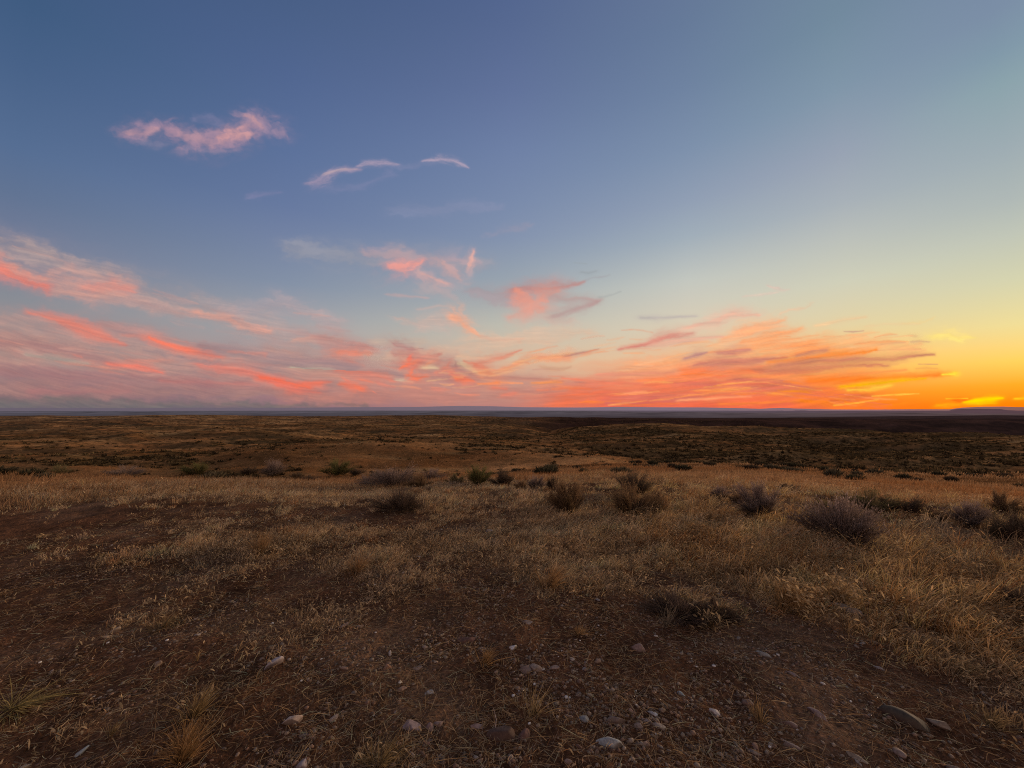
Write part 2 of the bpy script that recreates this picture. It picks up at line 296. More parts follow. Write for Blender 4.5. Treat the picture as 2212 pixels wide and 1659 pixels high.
  S('R', [(1560,380,6),(1640,372,8),(1720,340,6)], (246,210,140), .4, **VEIL)]],
 ['cloud', 'brilliant yellow sliver of cloud just above the right horizon', 90, [
  S('R', [(1740,826,6),(1830,822,8),(1960,812,6)], (255,170,22), .8, **FINE),
  S('R', [(1826,796,4),(1860,800,8),(1900,796,5)], (244,112,18), .85, **FINE),
  S('R', [(1790,788,3),(1850,786,3),(1900,786,3)], (255,196,40), .85, **FINE),
  S('R', [(1885,806,3),(1950,798,8),(2030,792,9),(2092,785,4)], (255,226,0), 1.0, L=(60, 8), tex=.2, warp=2),
  S('R', [(2165,788,3),(2212,786,5),(2290,790,5)], (255,206,30), .92, **FINE)]],
]

def fibres(fr, flow, spread, n, cols, seed, A=.5, ln=(60, 220), wd=(2.0, 5.0)):
    """many thin strands of vapour running along a flow line of a cloud bank"""
    g = np.random.default_rng(seed); out = []
    P = np.array([p[:2] for p in flow], float); cum = np.concatenate([[0], np.cumsum(np.hypot(*np.diff(P, axis=0).T))])
    for _ in range(n):
        u = g.uniform(0, cum[-1]); l = g.uniform(*ln); off = g.normal(0, spread); k = g.normal(0, .05); pts = []
        for t in (0, .3, .65, 1):
            q = min(max(u + l * t, 0), cum[-1]); x = np.interp(q, cum, P[:, 0]) + (u + l * t - q); y = np.interp(q, cum, P[:, 1])
            pts.append((x, y + off + k * l * t + (3 * math.sin(t * 4 + off)), g.uniform(*wd) * (.45 + 1.2 * t * (1 - t) * 2)))
        out.append(S(fr, pts, cols[g.integers(len(cols))], A * g.uniform(.5, 1.2), L=(60, 6), tex=.8, warp=4))
    return out

def seg_coords(X, Y, pts):
    """arc length, signed offset and local half width of the nearest point of a polyline"""
    best = np.full(X.shape, 1e9); U = np.zeros(X.shape); V = np.zeros(X.shape); W = np.ones(X.shape)
    acc = 0.0
    for (x0, y0, w0), (x1, y1, w1) in zip(pts[:-1], pts[1:]):
        dx, dy = x1 - x0, y1 - y0; Ls = math.hypot(dx, dy) or 1e-6
        tx, ty = dx / Ls, dy / Ls
        rx, ry = X - x0, Y - y0
        a = rx * tx + ry * ty; ac = np.clip(a, 0, Ls)
        ex, ey = rx - ac * tx, ry - ac * ty
        w = w0 + (w1 - w0) * ac / Ls
        # beyond the ends the stroke thins out along its own direction
        over = np.abs(a - ac)
        dist = np.hypot(ex - (a - ac) * tx, ey - (a - ac) * ty)
        q = np.sqrt((dist / w) ** 2 + (over / (w * 1.8)) ** 2)
        m = q < best
        best = np.where(m, q, best); U = np.where(m, acc + a, U)
        V = np.where(m, (rx * -ty + ry * tx), V); W = np.where(m, w, W)
        acc += Ls
    return best, U, V, W

for _cl in CLOUDS:
    new = []
    for p, c, A, o in _cl[3]:
        if o.get('hi', 0) < 1.05 and max(q[2] for q in p) > 2.2 and p[0][1] > 450:
            h = dict(o); h['halo'] = 1; h['L'] = (o.get('L', (60, 10))[0] * 1.4, o.get('L', (60, 10))[1] * 1.6); h['warp'] = o.get('warp', 6) * 1.5
            big = max(q[2] for q in p)
            new.append(([(q[0], q[1], q[2] * (1.7 if big > 12 else 2.3)) for q in p], c, A * .42, h))
            new.append((p, c, A * .86, o))
        else: new.append((p, c, A, o))
    _cl[3] = new

MAUVE = [(168,130,138), (186,134,138), (156,120,132), (212,132,126), (200,146,146)]
CORAL = [(236,128,108), (216,120,112), (186,118,122), (244,146,116), (206,140,132)]
AMBER = [(255,150,84), (236,116,82), (255,134,52), (214,118,98), (255,170,96), (228,124,92)]
for _i, _cl in enumerate(CLOUDS):
    if 'left horizon' in _cl[1]:
        _cl[3][7:7] = fibres('L', [(-120,700), (400,790), (900,850), (1500,900), (2200,930)], 60, 60, MAUVE, 3, .5, (120, 420), (5, 13))
    if 'left edge of the sky' in _cl[1]:
        _cl[3][3:3] = fibres('L', [(-120,160), (400,330), (900,450), (1500,600), (2100,700)], 55, 30, [(190,146,152), (206,148,148), (176,148,158)], 5, .4, (120, 400), (6, 16))
    if 'middle of the horizon' in _cl[1]:
        _cl[3][3:3] = fibres('C', [(0,800), (600,900), (1200,980), (1900,1000)], 50, 40, CORAL, 7, .5, (80, 300), (4, 9))
        _cl[3] += fibres('C', [(900,930), (1300,900), (1700,800), (2200,720)], 34, 34, [(246,160,118), (252,186,136), (236,140,110), (244,170,130)], 9, .5, (60, 220), (3, 7))
    if 'streaked with purple' in _cl[1]:
        _cl[3] += fibres('R', [(-250,790), (300,750), (800,730), (1300,780)], 36, 60, AMBER, 11, .6, (90, 340), (2.5, 6))
        _cl[3][1:1] = fibres('R', [(0,640), (400,560), (900,480), (1500,440)], 36, 34, [(252,186,128), (250,170,116), (240,196,150), (252,160,100)], 13, .5, (100, 320), (4, 9))

def paint_cloud(strokes, X, Y, seed):
    """emission colour and density of one cloud over a grid of frame positions"""
    col = np.zeros(X.shape + (3,)); alpha = np.zeros(X.shape)
    wx0 = fbm(X / 70, Y / 34, seed + 5, 3); wy0 = fbm(X / 70 + 40, Y / 34, seed + 9, 3)
    fx0 = fbm(X / 16, Y / 9, seed + 15, 3); fy0 = fbm(X / 16 + 40, Y / 9, seed + 19, 3)
    for k, (pts, c, A, o) in enumerate(strokes):
        lu, lv = o.get('L', (60, 10)); tex = o.get('tex', .8); wp = o.get('warp', 6)
        lo, hi = o.get('lo', -.02), o.get('hi', 1.0 if tex < .65 and 'L' in o and o['L'][1] < 6 else 1.14)
        xs = [p[0] for p in pts]; ys = [p[1] for p in pts]; mw = max(p[2] for p in pts)
        m = 3.2 * mw + 2.5 * wp
        if 'halo' in o: tex, lo, hi = .7, -.03, 1.1
        sel = (X > min(xs) - m * 1.5) & (X < max(xs) + m * 1.5) & (Y > min(ys) - m) & (Y < max(ys) + m)
        if not sel.any(): continue
        x, y = X[sel], Y[sel]
        ww = min(1.0, mw / 12)
        xw = x + wp * 1.9 * wx0[sel] + wp * .55 * fx0[sel]
        yw = y + wp * 1.0 * wy0[sel] * (.5 + .5 * ww) + wp * .45 * fy0[sel] * ww
        q, u, v, w = seg_coords(xw, yw, pts)
        prof = np.exp(-1.05 * q ** 1.6)
        n = fbm(u / lu, v / lv, seed * 3 + k * 7, 5, .55)
        s = prof + tex * .95 * n * sstep(0.0, .5, prof)
        a = A * sstep(lo, hi, s) * sstep(0.005, .08, prof)
        n2 = fbm(u / (lu * .45) + 31, v / (lv * .42), seed * 5 + k * 3, 3, .6)
        a = a * np.clip(.80 + .70 * n + .38 * n2 + .2 * prof, .12, 1.08)
        a = np.clip(a, 0, 1)
        cc = lin(c) * np.clip(1 + .22 * n, .7, 1.35)[:, None]
        a0 = alpha[sel]; c0 = col[sel]
        out = a + a0 * (1 - a)
        col[sel] = np.where(out[:, None] > 1e-5, (cc * a[:, None] + c0 * (a0 * (1 - a))[:, None]) / np.maximum(out, 1e-5)[:, None], 0)
        alpha[sel] = out
    if Y.max() > 780 and X.max() - X.min() > 500:
        # fine fibres combed along the flow of the bank
        f = .25 * (X - X * X / 2200.0)
        v = Y - f + 9 * fbm(X / 150, Y / 60, 301, 2); 
        n1 = fbm(X / 130, v / 8, 303, 4, .6); n2 = fbm(X / 60, v / 3.2, 305, 3, .6)
        n = np.clip(1.5 * n1 + .7 * n2, -1, 1); e = sstep(.05, .5, alpha)
        col = col * np.stack([1 + .20 * n * e, 1 + .16 * n * e, 1 + .10 * n * e], -1)
        alpha = np.clip(alpha * (1 + .20 * np.clip(1.4 * fbm(X / 170 + 3, v / 12, 307, 4, .6), -1, .5)), 0, 1)
    return col, alpha

# ------------------------------------------------------------------ terrain
rng = np.random.default_rng(7)
random.seed(7)

CREST = np.array([(-60, 12.5), (-20, 10.6), (-13, 9.9), (-6, 9.5), (0, 8.9), (3, 8.0), (6, 7.0), (8, 6.1), (14, 3.6), (30, -3.), (60, -14.)])
VALLEY = np.array([(0, -6.0), (30, -7.6), (70, -9.3), (110, -10.4), (150, -11.2), (220, -12.6), (300, -14.2), (400, -15.6), (500, -16.8), (800, -17.6), (1100, -19.5),
                   (1400, -27), (2000, -55), (3500, -90), (90000, -90)])
HILLS = [(-360, 440, 150, 62, 6.8, .1), (-620, 470, 190, 80, 6.2, .0), (-90, 520, 110, 60, 6.4, .0), (112, 285, 62, 30, 3.4, .1),
         (-150, 190, 60, 18, 1.5, .2), (60, 170, 50, 16, .9, -.2), (-260, 300, 90, 26, 2.6, .2), (-1080, 850, 80, 50, 6.5, 0),
         (-40, 330, 60, 22, 2.0, -.2), (300, 190, 70, 16, 1.2, 0), (240, 150, 60, 14, .8, .1)]
CANYON = [(20, 270, 9), (34, 340, 20), (90, 400, 40), (240, 385, 62), (520, 350, 72), (900, 380, 84), (1800, 420, 100)]

def height(x, y, fine=True):
    x = np.asarray(x, dtype=np.float64); y = np.asarray(y, dtype=np.float64)
    d = np.hypot(x, y)
    yc = np.interp(x, CREST[:, 0], CREST[:, 1])
    wob = .5 * gnoise(x / 2.6, y / 2.6, 3) + 1.6 * fbm(x / 8, y / 8, 5, 2)
    e = (y - yc) * .92 + wob
    slope = .235 - .125 * sstep(-.42, .42, x / (d + 5.0))
    sp = np.where(e > 12, e, 1.1 * np.log1p(np.exp(np.clip(e, -30, 12) / 1.1)))
    zs = -slope * sp
    yf = np.where(y > 0, .55 * np.maximum(y, 0) + .45 * d, d)
    zv = np.interp(yf, VALLEY[:, 0], VALLEY[:, 1])
    k = .9
    m = np.maximum(zs, zv)
    z = m + k * np.log(np.exp((zs - m) / k) + np.exp((zv - m) / k))
    wx = x + 14 * fbm(x / 90, y / 90, 41, 2); wy = y + 14 * fbm(x / 90 + 7, y / 90, 43, 2)
    far = sstep(28, 130, d) * (1 - sstep(1000, 1500, d))
    z = z + far * (1 - .5 * sstep(280, 430, y)) * (7.0 * fbm(wx / 150, wy / 80, 11, 4) - 5.0 * np.abs(fbm(wx / 85, wy / 46, 13, 3)) + .8)
    z = z + sstep(14, 40, d) * (1 - sstep(600, 1200, d)) * .55 * fbm(x / 14, y / 11, 17, 3)
    # the land beyond the canyon stands nearly level with the skyline of the near hills
    zl = .6 - .0226 * y + (2.6 + y * .004) * fbm(wx / 170, wy / 120, 19, 4)
    rt = sstep(-.05, .22, x / np.maximum(d, 1))
    m = sstep(420, 500, y + 30 * fbm(wx / 70, wy / 90, 29, 2)) * (1 - sstep(1000, 1500, d)) * (.55 + .45 * rt)
    z = z + np.maximum(zl - z, -4) * m
    for cx, cy, sx, sy, h, r in HILLS:
        c, s = math.cos(r), math.sin(r)
        u = (wx - cx) * c + (wy - cy) * s; v = -(wx - cx) * s + (wy - cy) * c
        z = z + h * np.exp(-.5 * (u / sx) ** 2 - .5 * (v / sy) ** 2)
    q, U, V, W = seg_coords(wx, wy, CANYON)
    dep = np.interp(U, [0, 120, 250, 450, 800], [3, 9, 16, 20, 21])
    cut = np.exp(-q * q * .8)
    z = z - dep * cut * (y > 0)
    gul = np.abs(fbm(wx / 45, wy / 60, 23, 3))
    z = z + 5.0 * gul * np.exp(-(q - 1.1) ** 2 * 3) * sstep(0, 300, U) * (y > 100) * (1 - sstep(900, 1200, d))
    z = z + 9.5 * sstep(820, 1150, x + 60 * fbm(x / 200, y / 200, 31, 2)) * sstep(760, 900, y) * (1 - sstep(1500, 2100, d))
    z = z + sstep(1800, 4000, d) * (9 * fbm(x / 2600, y / 1500, 51, 4) + 5 * fbm(x / 700, y / 500, 53, 3))
    for cx, cy, sx, sy, h in ((-6800, 7000, 330, 500, 52), (-5600, 8200, 900, 500, 30), (1100, 9000, 1500, 700, 50), (4300, 8200, 700, 500, 30), (-9500, 9500, 1200, 600, 36), (-2200, 10500, 1300, 700, 40), (7600, 7600, 600, 500, 36)):
        gg = np.exp(-.5 * ((x - cx) / sx) ** 2 - .5 * ((y - cy) / sy) ** 2)
        z = z + h * np.minimum(gg * 1.6, 1.0) * (1 + .1 * fbm(x / 160, y / 160, 57, 3))
    if fine:
        near = 1 - sstep(20, 45, d)
        z = z + near * (.06 * fbm(x / 1.9, y / 1.9, 61, 3) + .030 * fbm(x / .34, y / .34, 63, 3) + .011 * fbm(x / .09, y / .09, 67, 2))
    return z

Z0 = float(height(np.array([0.0]), np.array([0.2]), False)[0])
CAM = np.array([0.0, 0.0, Z0 + EYE])
_T = 1.2 * 1.012 ** np.arange(0, 620)

def at(X, Y):
    """point of the ground seen at frame position X, Y"""
    d = direction(X, Y)
    P = CAM + _T[:, None] * d
    h = height(P[:, 0], P[:, 1], False)
    below = P[:, 2] < h
    i = int(np.argmax(below)) if below.any() else len(_T) - 1
    if i == 0: i = 1
    a = P[i - 1, 2] - h[i - 1]; b = h[i] - P[i, 2]
    t = a / (a + b + 1e-9)
    p = P[i - 1] * (1 - t) + P[i] * t
    p[2] = float(height(p[0:1], p[1:2])[0])
    return p

col = bpy.context.scene.collection

def tag(o, label=None, cat=None, group=None, kind=None):
    if label: o['label'] = label
    if cat: o['category'] = cat
    if group: o['group'] = group
    if kind: o['kind'] = kind
    return o

def build(name, V, faces, mat, parent=None, C=None, smooth=False):
    """one mesh object; faces: list of int arrays (n, 3) or (n, 4)"""
    me = bpy.data.meshes.new(name)
    V = np.ascontiguousarray(V, dtype=np.float32)
    faces = [np.ascontiguousarray(f, dtype=np.int32) for f in faces if len(f)]
    me.vertices.add(len(V)); me.vertices.foreach_set('co', V.ravel())
    li = np.concatenate([f.ravel() for f in faces])
    ls = []; off = 0
    for f in faces:
        ls.append(off + np.arange(len(f)) * f.shape[1]); off += f.size
    ls = np.concatenate(ls).astype(np.int32)
    me.loops.add(len(li)); me.loops.foreach_set('vertex_index', li)
    me.polygons.add(len(ls)); me.polygons.foreach_set('loop_start', ls)
    if smooth: me.polygons.foreach_set('use_smooth', np.ones(len(ls), dtype=bool))
    if C is not None:
        at_ = me.color_attributes.new('Col', 'FLOAT_COLOR', 'POINT')
        c4 = np.ones((len(V), 4), dtype=np.float32); c4[:, :C.shape[1]] = C
        at_.data.foreach_set('color', c4.ravel())
    me.update(calc_edges=True)
    me.materials.append(mat)
    o = bpy.data.objects.new(name, me); col.objects.link(o)
    if parent is not None: o.parent = parent
    return o

def empty(name, loc, rz=0.0):
    o = bpy.data.objects.new(name, None); col.objects.link(o)
    o.location = loc; o.rotation_euler = (0, 0, rz); o.empty_display_size = .1
    return o

# ------------------------------------------------------------------ materials
def new_mat(name):
    m = bpy.data.materials.new(name); m.use_nodes = True
    nt = m.node_tree; nt.nodes.clear()
    out = nt.nodes.new('ShaderNodeOutputMaterial')
    return m, nt, out

def N(nt, typ, **kw):
    n = nt.nodes.new(typ)
    for k, v in kw.items():
        if k.startswith('i_'):
            key = k[2:]; key = int(key) if key.isdigit() else key.replace('_', ' ')
            n.inputs[key].default_value = v
        else: setattr(n, k, v)
    return n

def ramp(nt, stops, fac=None):
    r = nt.nodes.new('ShaderNodeValToRGB'); cr = r.color_ramp
    while len(cr.elements) > 1: cr.elements.remove(cr.elements[-1])
    for i, (p, c) in enumerate(stops):
        e = cr.elements[0] if i == 0 else cr.elements.new(p)
        e.position = p; e.color = (c[0], c[1], c[2], 1)
    if fac is not None: nt.links.new(fac, r.inputs[0])
    return r

def math_node(nt, op, a, b=None, clamp=False):
    n = nt.nodes.new('ShaderNodeMath'); n.operation = op; n.use_clamp = clamp
    for i, v in enumerate((a, b)):
        if v is None: continue
        if isinstance(v, (int, float)): n.inputs[i].default_value = v
        else: nt.links.new(v, n.inputs[i])
    return n.outputs[0]

def mixc(nt, fac, a, b, mode='MIX'):
    n = nt.nodes.new('ShaderNodeMix'); n.data_type = 'RGBA'; n.blend_type = mode
    for s, v in ((n.inputs[0], fac), (n.inputs[6], a), (n.inputs[7], b)):
        if isinstance(v, (int, float)): s.default_value = v
        elif isinstance(v, tuple): s.default_value = (*v, 1)
        else: nt.links.new(v, s)
    return n.outputs[2]

def ground_material():
    m, nt, out = new_mat('sagebrush_steppe_ground')
    L = nt.links.new
    geo = N(nt, 'ShaderNodeNewGeometry'); pos = geo.outputs['Position']
    colr = N(nt, 'ShaderNodeAttribute', attribute_name='Col').outputs['Color']
    n1 = N(nt, 'ShaderNodeTexNoise', i_Scale=38.0, i_Detail=5.0, i_Roughness=.7); L(pos, n1.inputs['Vector'])
    n2 = N(nt, 'ShaderNodeTexNoise', i_Scale=2.3, i_Detail=6.0, i_Roughness=.68); L(pos, n2.inputs['Vector'])
    n3 = N(nt, 'ShaderNodeTexNoise', i_Scale=.33, i_Detail=6.0, i_Roughness=.7); L(pos, n3.inputs['Vector'])
    vo = N(nt, 'ShaderNodeTexVoronoi', i_Scale=55.0); L(pos, vo.inputs['Vector'])
    f1 = ramp(nt, [(.3, (.42, .42, .42)), (.5, (.95, .95, .95)), (.72, (1.75, 1.7, 1.6))], n1.outputs[0]).outputs[0]
    f2 = ramp(nt, [(.3, (.5, .5, .5)), (.5, (1, 1, 1)), (.7, (1.55, 1.5, 1.42))], n2.outputs[0]).outputs[0]
    f3 = ramp(nt, [(.32, (.6, .62, .6)), (.5, (1, 1, 1)), (.7, (1.4, 1.36, 1.3))], n3.outputs[0]).outputs[0]
    fv = ramp(nt, [(0, (.75, .75, .75)), (.35, (1.1, 1.1, 1.1)), (1, (.9, .9, .9))], vo.outputs['Color']).outputs[0]
    c = mixc(nt, 1.0, colr, f1, 'MULTIPLY'); c = mixc(nt, 1.0, c, f2, 'MULTIPLY')
    c = mixc(nt, .8, c, f3, 'MULTIPLY'); c = mixc(nt, .8, c, fv, 'MULTIPLY')
    h = math_node(nt, 'ADD', n1.outputs[0], math_node(nt, 'MULTIPLY', vo.outputs['Distance'], .7))
    bp = N(nt, 'ShaderNodeBump', i_Strength=.9, i_Distance=.014); L(h, bp.inputs['Height'])
    b = N(nt, 'ShaderNodeBsdfPrincipled', i_Roughness=.95); b.inputs['Specular IOR Level'].default_value = 0.0
    L(c, b.inputs['Base Color']); L(bp.outputs[0], b.inputs['Normal'])
    # distance haze painted onto the far ground as emission
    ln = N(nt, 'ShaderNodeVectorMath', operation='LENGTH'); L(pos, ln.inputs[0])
    haze_mix = math_node(nt, 'MULTIPLY', math_node(nt, 'DIVIDE', math_node(nt, 'SUBTRACT', ln.outputs['Value'], 350.0), 7000.0, True), 1.0)
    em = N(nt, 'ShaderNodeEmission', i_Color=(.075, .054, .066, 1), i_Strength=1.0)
    mx = N(nt, 'ShaderNodeMixShader'); L(haze_mix, mx.inputs[0]); L(b.outputs[0], mx.inputs[1]); L(em.outputs[0], mx.inputs[2])
    L(mx.outputs[0], out.inputs[0])
    m.cycles.emission_sampling = 'NONE'
    return m

def plant_material(name, trans=.35, var=.35):
    m, nt, out = new_mat(name); L = nt.links.new
    c = N(nt, 'ShaderNodeAttribute', attribute_name='Col').outputs['Color']
    geo = N(nt, 'ShaderNodeNewGeometry')
    n = N(nt, 'ShaderNodeTexNoise', i_Scale=60.0, i_Detail=3.0); L(geo.outputs['Position'], n.inputs['Vector'])
    f = ramp(nt, [(.3, (1 - var,) * 3), (.7, (1 + var,) * 3)], n.outputs[0]).outputs[0]
    c = mixc(nt, 1.0, c, f, 'MULTIPLY')
    d = N(nt, 'ShaderNodeBsdfDiffuse', i_Roughness=.6); t = N(nt, 'ShaderNodeBsdfTranslucent')
    L(c, d.inputs[0]); L(c, t.inputs[0])
    mx = N(nt, 'ShaderNodeMixShader', i_0=trans); L(d.outputs[0], mx.inputs[1]); L(t.outputs[0], mx.inputs[2])
    L(mx.outputs[0], out.inputs[0])
    return m

def stone_material(name, scale=30.0):
    m, nt, out = new_mat(name); L = nt.links.new
    oi = N(nt, 'ShaderNodeObjectInfo'); tc = N(nt, 'ShaderNodeTexCoord')
    n1 = N(nt, 'ShaderNodeTexNoise', i_Scale=scale, i_Detail=6.0, i_Roughness=.65); L(tc.outputs['Object'], n1.inputs['Vector'])
    n2 = N(nt, 'ShaderNodeTexNoise', i_Scale=scale * 5, i_Detail=4.0, i_Roughness=.7); L(tc.outputs['Object'], n2.inputs['Vector'])
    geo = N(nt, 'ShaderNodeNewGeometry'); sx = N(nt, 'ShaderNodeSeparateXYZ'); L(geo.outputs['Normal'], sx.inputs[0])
    f1 = ramp(nt, [(.3, (.55, .52, .5)), (.5, (1, 1, 1)), (.68, (1.3, 1.27, 1.22))], n1.outputs[0]).outputs[0]
    f2 = ramp(nt, [(.3, (.7, .7, .7)), (.65, (1.15, 1.15, 1.15))], n2.outputs[0]).outputs[0]
    c = mixc(nt, 1.0, oi.outputs['Color'], f1, 'MULTIPLY'); c = mixc(nt, 1.0, c, f2, 'MULTIPLY')
    low_tint = math_node(nt, 'MULTIPLY', ramp(nt, [(.1, (1, 1, 1)), (.6, (0, 0, 0))], sx.outputs['Z']).outputs[0], .7)  # brown tint on sides and undersides, none on top
    c = mixc(nt, low_tint, c, (.075, .042, .032))
    bp = N(nt, 'ShaderNodeBump', i_Strength=.5, i_Distance=.004); L(n1.outputs[0], bp.inputs['Height'])
    b = N(nt, 'ShaderNodeBsdfPrincipled', i_Roughness=.8); b.inputs['Specular IOR Level'].default_value = .3
    L(c, b.inputs['Base Color']); L(bp.outputs[0], b.inputs['Normal']); L(b.outputs[0], out.inputs[0])
    return m

def attr_stone_material(name):
    m, nt, out = new_mat(name); L = nt.links.new
    c = N(nt, 'ShaderNodeAttribute', attribute_name='Col').outputs['Color']
    geo = N(nt, 'ShaderNodeNewGeometry')
    n = N(nt, 'ShaderNodeTexNoise', i_Scale=180.0, i_Detail=3.0); L(geo.outputs['Position'], n.inputs['Vector'])
    f = ramp(nt, [(.3, (.7, .7, .7)), (.7, (1.25, 1.25, 1.25))], n.outputs[0]).outputs[0]
    c = mixc(nt, 1.0, c, f, 'MULTIPLY')
    b = N(nt, 'ShaderNodeBsdfPrincipled', i_Roughness=.85); L(c, b.inputs['Base Color']); L(b.outputs[0], out.inputs[0])
    return m

def haze_material(name, stops, base, amount, drop=None):
    """distant land: a dim diffuse surface with haze painted on as emission that changes with the compass direction"""
    m, nt, out = new_mat(name); L = nt.links.new
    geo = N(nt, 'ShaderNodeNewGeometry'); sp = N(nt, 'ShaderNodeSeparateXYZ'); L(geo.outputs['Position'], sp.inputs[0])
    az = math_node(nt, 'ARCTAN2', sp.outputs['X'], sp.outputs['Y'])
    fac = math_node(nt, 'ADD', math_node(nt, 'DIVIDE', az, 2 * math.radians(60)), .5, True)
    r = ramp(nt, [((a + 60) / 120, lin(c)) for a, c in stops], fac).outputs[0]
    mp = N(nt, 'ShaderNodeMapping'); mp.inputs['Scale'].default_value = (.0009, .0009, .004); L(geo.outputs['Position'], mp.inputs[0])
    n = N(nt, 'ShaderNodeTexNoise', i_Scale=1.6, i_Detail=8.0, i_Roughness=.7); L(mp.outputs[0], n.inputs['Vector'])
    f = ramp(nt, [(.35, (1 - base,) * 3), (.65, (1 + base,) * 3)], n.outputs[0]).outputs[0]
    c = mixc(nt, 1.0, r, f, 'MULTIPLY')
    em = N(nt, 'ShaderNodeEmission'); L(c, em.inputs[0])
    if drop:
        # nearer land gets less of the painted haze glow
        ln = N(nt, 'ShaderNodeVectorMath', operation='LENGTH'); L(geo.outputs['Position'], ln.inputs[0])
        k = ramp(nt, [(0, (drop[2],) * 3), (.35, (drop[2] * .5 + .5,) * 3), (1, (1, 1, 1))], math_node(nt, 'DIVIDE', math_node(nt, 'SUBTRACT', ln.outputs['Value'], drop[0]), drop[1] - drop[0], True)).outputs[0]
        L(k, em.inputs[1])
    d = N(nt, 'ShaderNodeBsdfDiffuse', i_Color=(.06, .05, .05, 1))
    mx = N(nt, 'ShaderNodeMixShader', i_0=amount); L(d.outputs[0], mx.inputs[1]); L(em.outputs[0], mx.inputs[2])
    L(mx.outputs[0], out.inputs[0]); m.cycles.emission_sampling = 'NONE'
    return m

def cloud_material():
    m, nt, out = new_mat('cloud_painted_glow'); L = nt.links.new
    a = N(nt, 'ShaderNodeAttribute', attribute_name='Col')
    em = N(nt, 'ShaderNodeEmission'); L(a.outputs['Color'], em.inputs[0])  # sunset light painted into the clouds as emission colour
    tr = N(nt, 'ShaderNodeBsdfTransparent')
    mx = N(nt, 'ShaderNodeMixShader'); L(a.outputs['Alpha'], mx.inputs[0]); L(tr.outputs[0], mx.inputs[1]); L(em.outputs[0], mx.inputs[2])
    L(mx.outputs[0], out.inputs[0]); m.cycles.emission_sampling = 'NONE'
    return m

M_GROUND = ground_material()
M_GRASS = plant_material('dry_cheatgrass', .4)
M_SHRUB = plant_material('sagebrush_leaf', .25)
M_WOOD = plant_material('grey_shrub_wood', 0.05)
M_STONE = stone_material('weathered_stone')
M_GRAVEL = attr_stone_material('gravel_mix')
M_CLOUD = cloud_material()

# ------------------------------------------------------------------ ground cover map
def spot(X, Y, r):
    p = at(X, Y); return p[0], p[1], r
DENSE = [spot(1750, 1290, .8), spot(1700, 1210, 1.1), spot(560, 1140, 1.3), (*spot(560, 1190, .5),), spot(770, 1225, .45), spot(950, 1185, .9), spot(1150, 1225, .5), spot(1250, 1270, .45),
         spot(1300, 1200, .8), spot(1950, 1180, 1.2), spot(2050, 1260, 1.2), spot(2180, 1240, 1.2), spot(2190, 1390, .5), spot(1890, 1330, .5), spot(2060, 1400, .5), spot(1480, 1130, 1.2),
         spot(100, 1050, 2.2), spot(400, 1060, 2.2), spot(700, 1060, 2), spot(1000, 1060, 2), spot(1250, 1130, 1.2), spot(450, 1650, .25), spot(820, 1640, .25), spot(420, 1530, .15), spot(2130, 1560, .3), spot(1000, 1410, .14),
         spot(730, 1330, .3), spot(350, 1340, .35), spot(200, 1560, .15), spot(2100, 1180, 1.0), spot(1640, 1160, 1.0)]
DENSE += [spot(X_, Y_, .35) for X_, Y_ in ((1180, 1120), (1290, 1118), (1430, 1120), (1740, 1180), (1900, 1180), (1600, 1120), (800, 1062), (910, 1062), (1060, 1056), (1500, 1345), (1580, 1345), (950, 1110), (1130, 1064))]
BARE = [spot(100, 1120, 1.2), spot(700, 1110, .8), spot(330, 1110, .8), spot(1080, 1130, .6), spot(860, 1130, .5), spot(530, 1260, .9), spot(200, 1180, 1.2), spot(1020, 1330, .6), spot(250, 1430, .6), spot(600, 1500, .7), spot(1650, 1420, .8), spot(1850, 1470, .7), spot(1350, 1480, .7), spot(1100, 1500, .6),
        spot(1500, 1600, .6), spot(900, 1500, .5), spot(250, 1640, .5), spot(60, 1250, 1.0), spot(1350, 1170, .4), spot(1560, 1200, .4), spot(1900, 1260, .4), spot(1500, 1390, .5), spot(2100, 1500, .5), spot(1300, 1330, .4)]

def grass_density(x, y):
    d = np.hypot(x, y)
    base = .44 + .26 * sstep(4.6, 9.0, d) + .14 * sstep(.5, 5, x) * sstep(2.6, 4, d)
    n = fbm(x / .8, y / .8, 71, 4) * 1.0 + fbm(x / 3.2, y / 2.6, 73, 3) * .6
    g = base + n
    for cx, cy, r in DENSE: g = g + .6 * np.exp(-((x - cx) ** 2 + (y - cy) ** 2) / (2 * (r * .7) ** 2))
    for cx, cy, r in BARE: g = g - .36 * np.exp(-((x - cx) ** 2 + (y - cy) ** 2) / (2 * (r * .8) ** 2))
    return np.clip(g, .02, 1.3)

def scrub_cover(x, y):
    """0 grass .. 1 dense dark scrub, on the land beyond the crest"""
    d = np.hypot(x, y)
    # belts of scrub run roughly across the view, as the terraces of the valley do
    n = fbm(x / 30, y / 12, 81, 5) * 1.1 + fbm(x / 110, y / 46, 83, 3) * .8 + fbm(x / 7, y / 3.4, 85, 3) * .9
    for cx, cy, sx, sy, h, rr in HILLS:      # hill tops stay grassy
        n = n - .5 * np.exp(-.5 * ((x - cx) / (sx * .8)) ** 2 - .5 * ((y - cy + sy * .2) / (sy * .55)) ** 2)
    g = .40 + n + .34 * sstep(-.15, .75, x / np.maximum(d, 1)) - .2 * sstep(.1, .7, -x / np.maximum(d, 1))
    g = g * sstep(20, 80, d + 45 * fbm(x / 18, y / 9, 87, 3))
    for X, Y, r, k in CLEAR:
        g = g - k * np.exp(-((x - X) ** 2 / (2 * r[0] ** 2) + (y - Y) ** 2 / (2 * r[1] ** 2)))
    return np.clip(g, 0, 1)

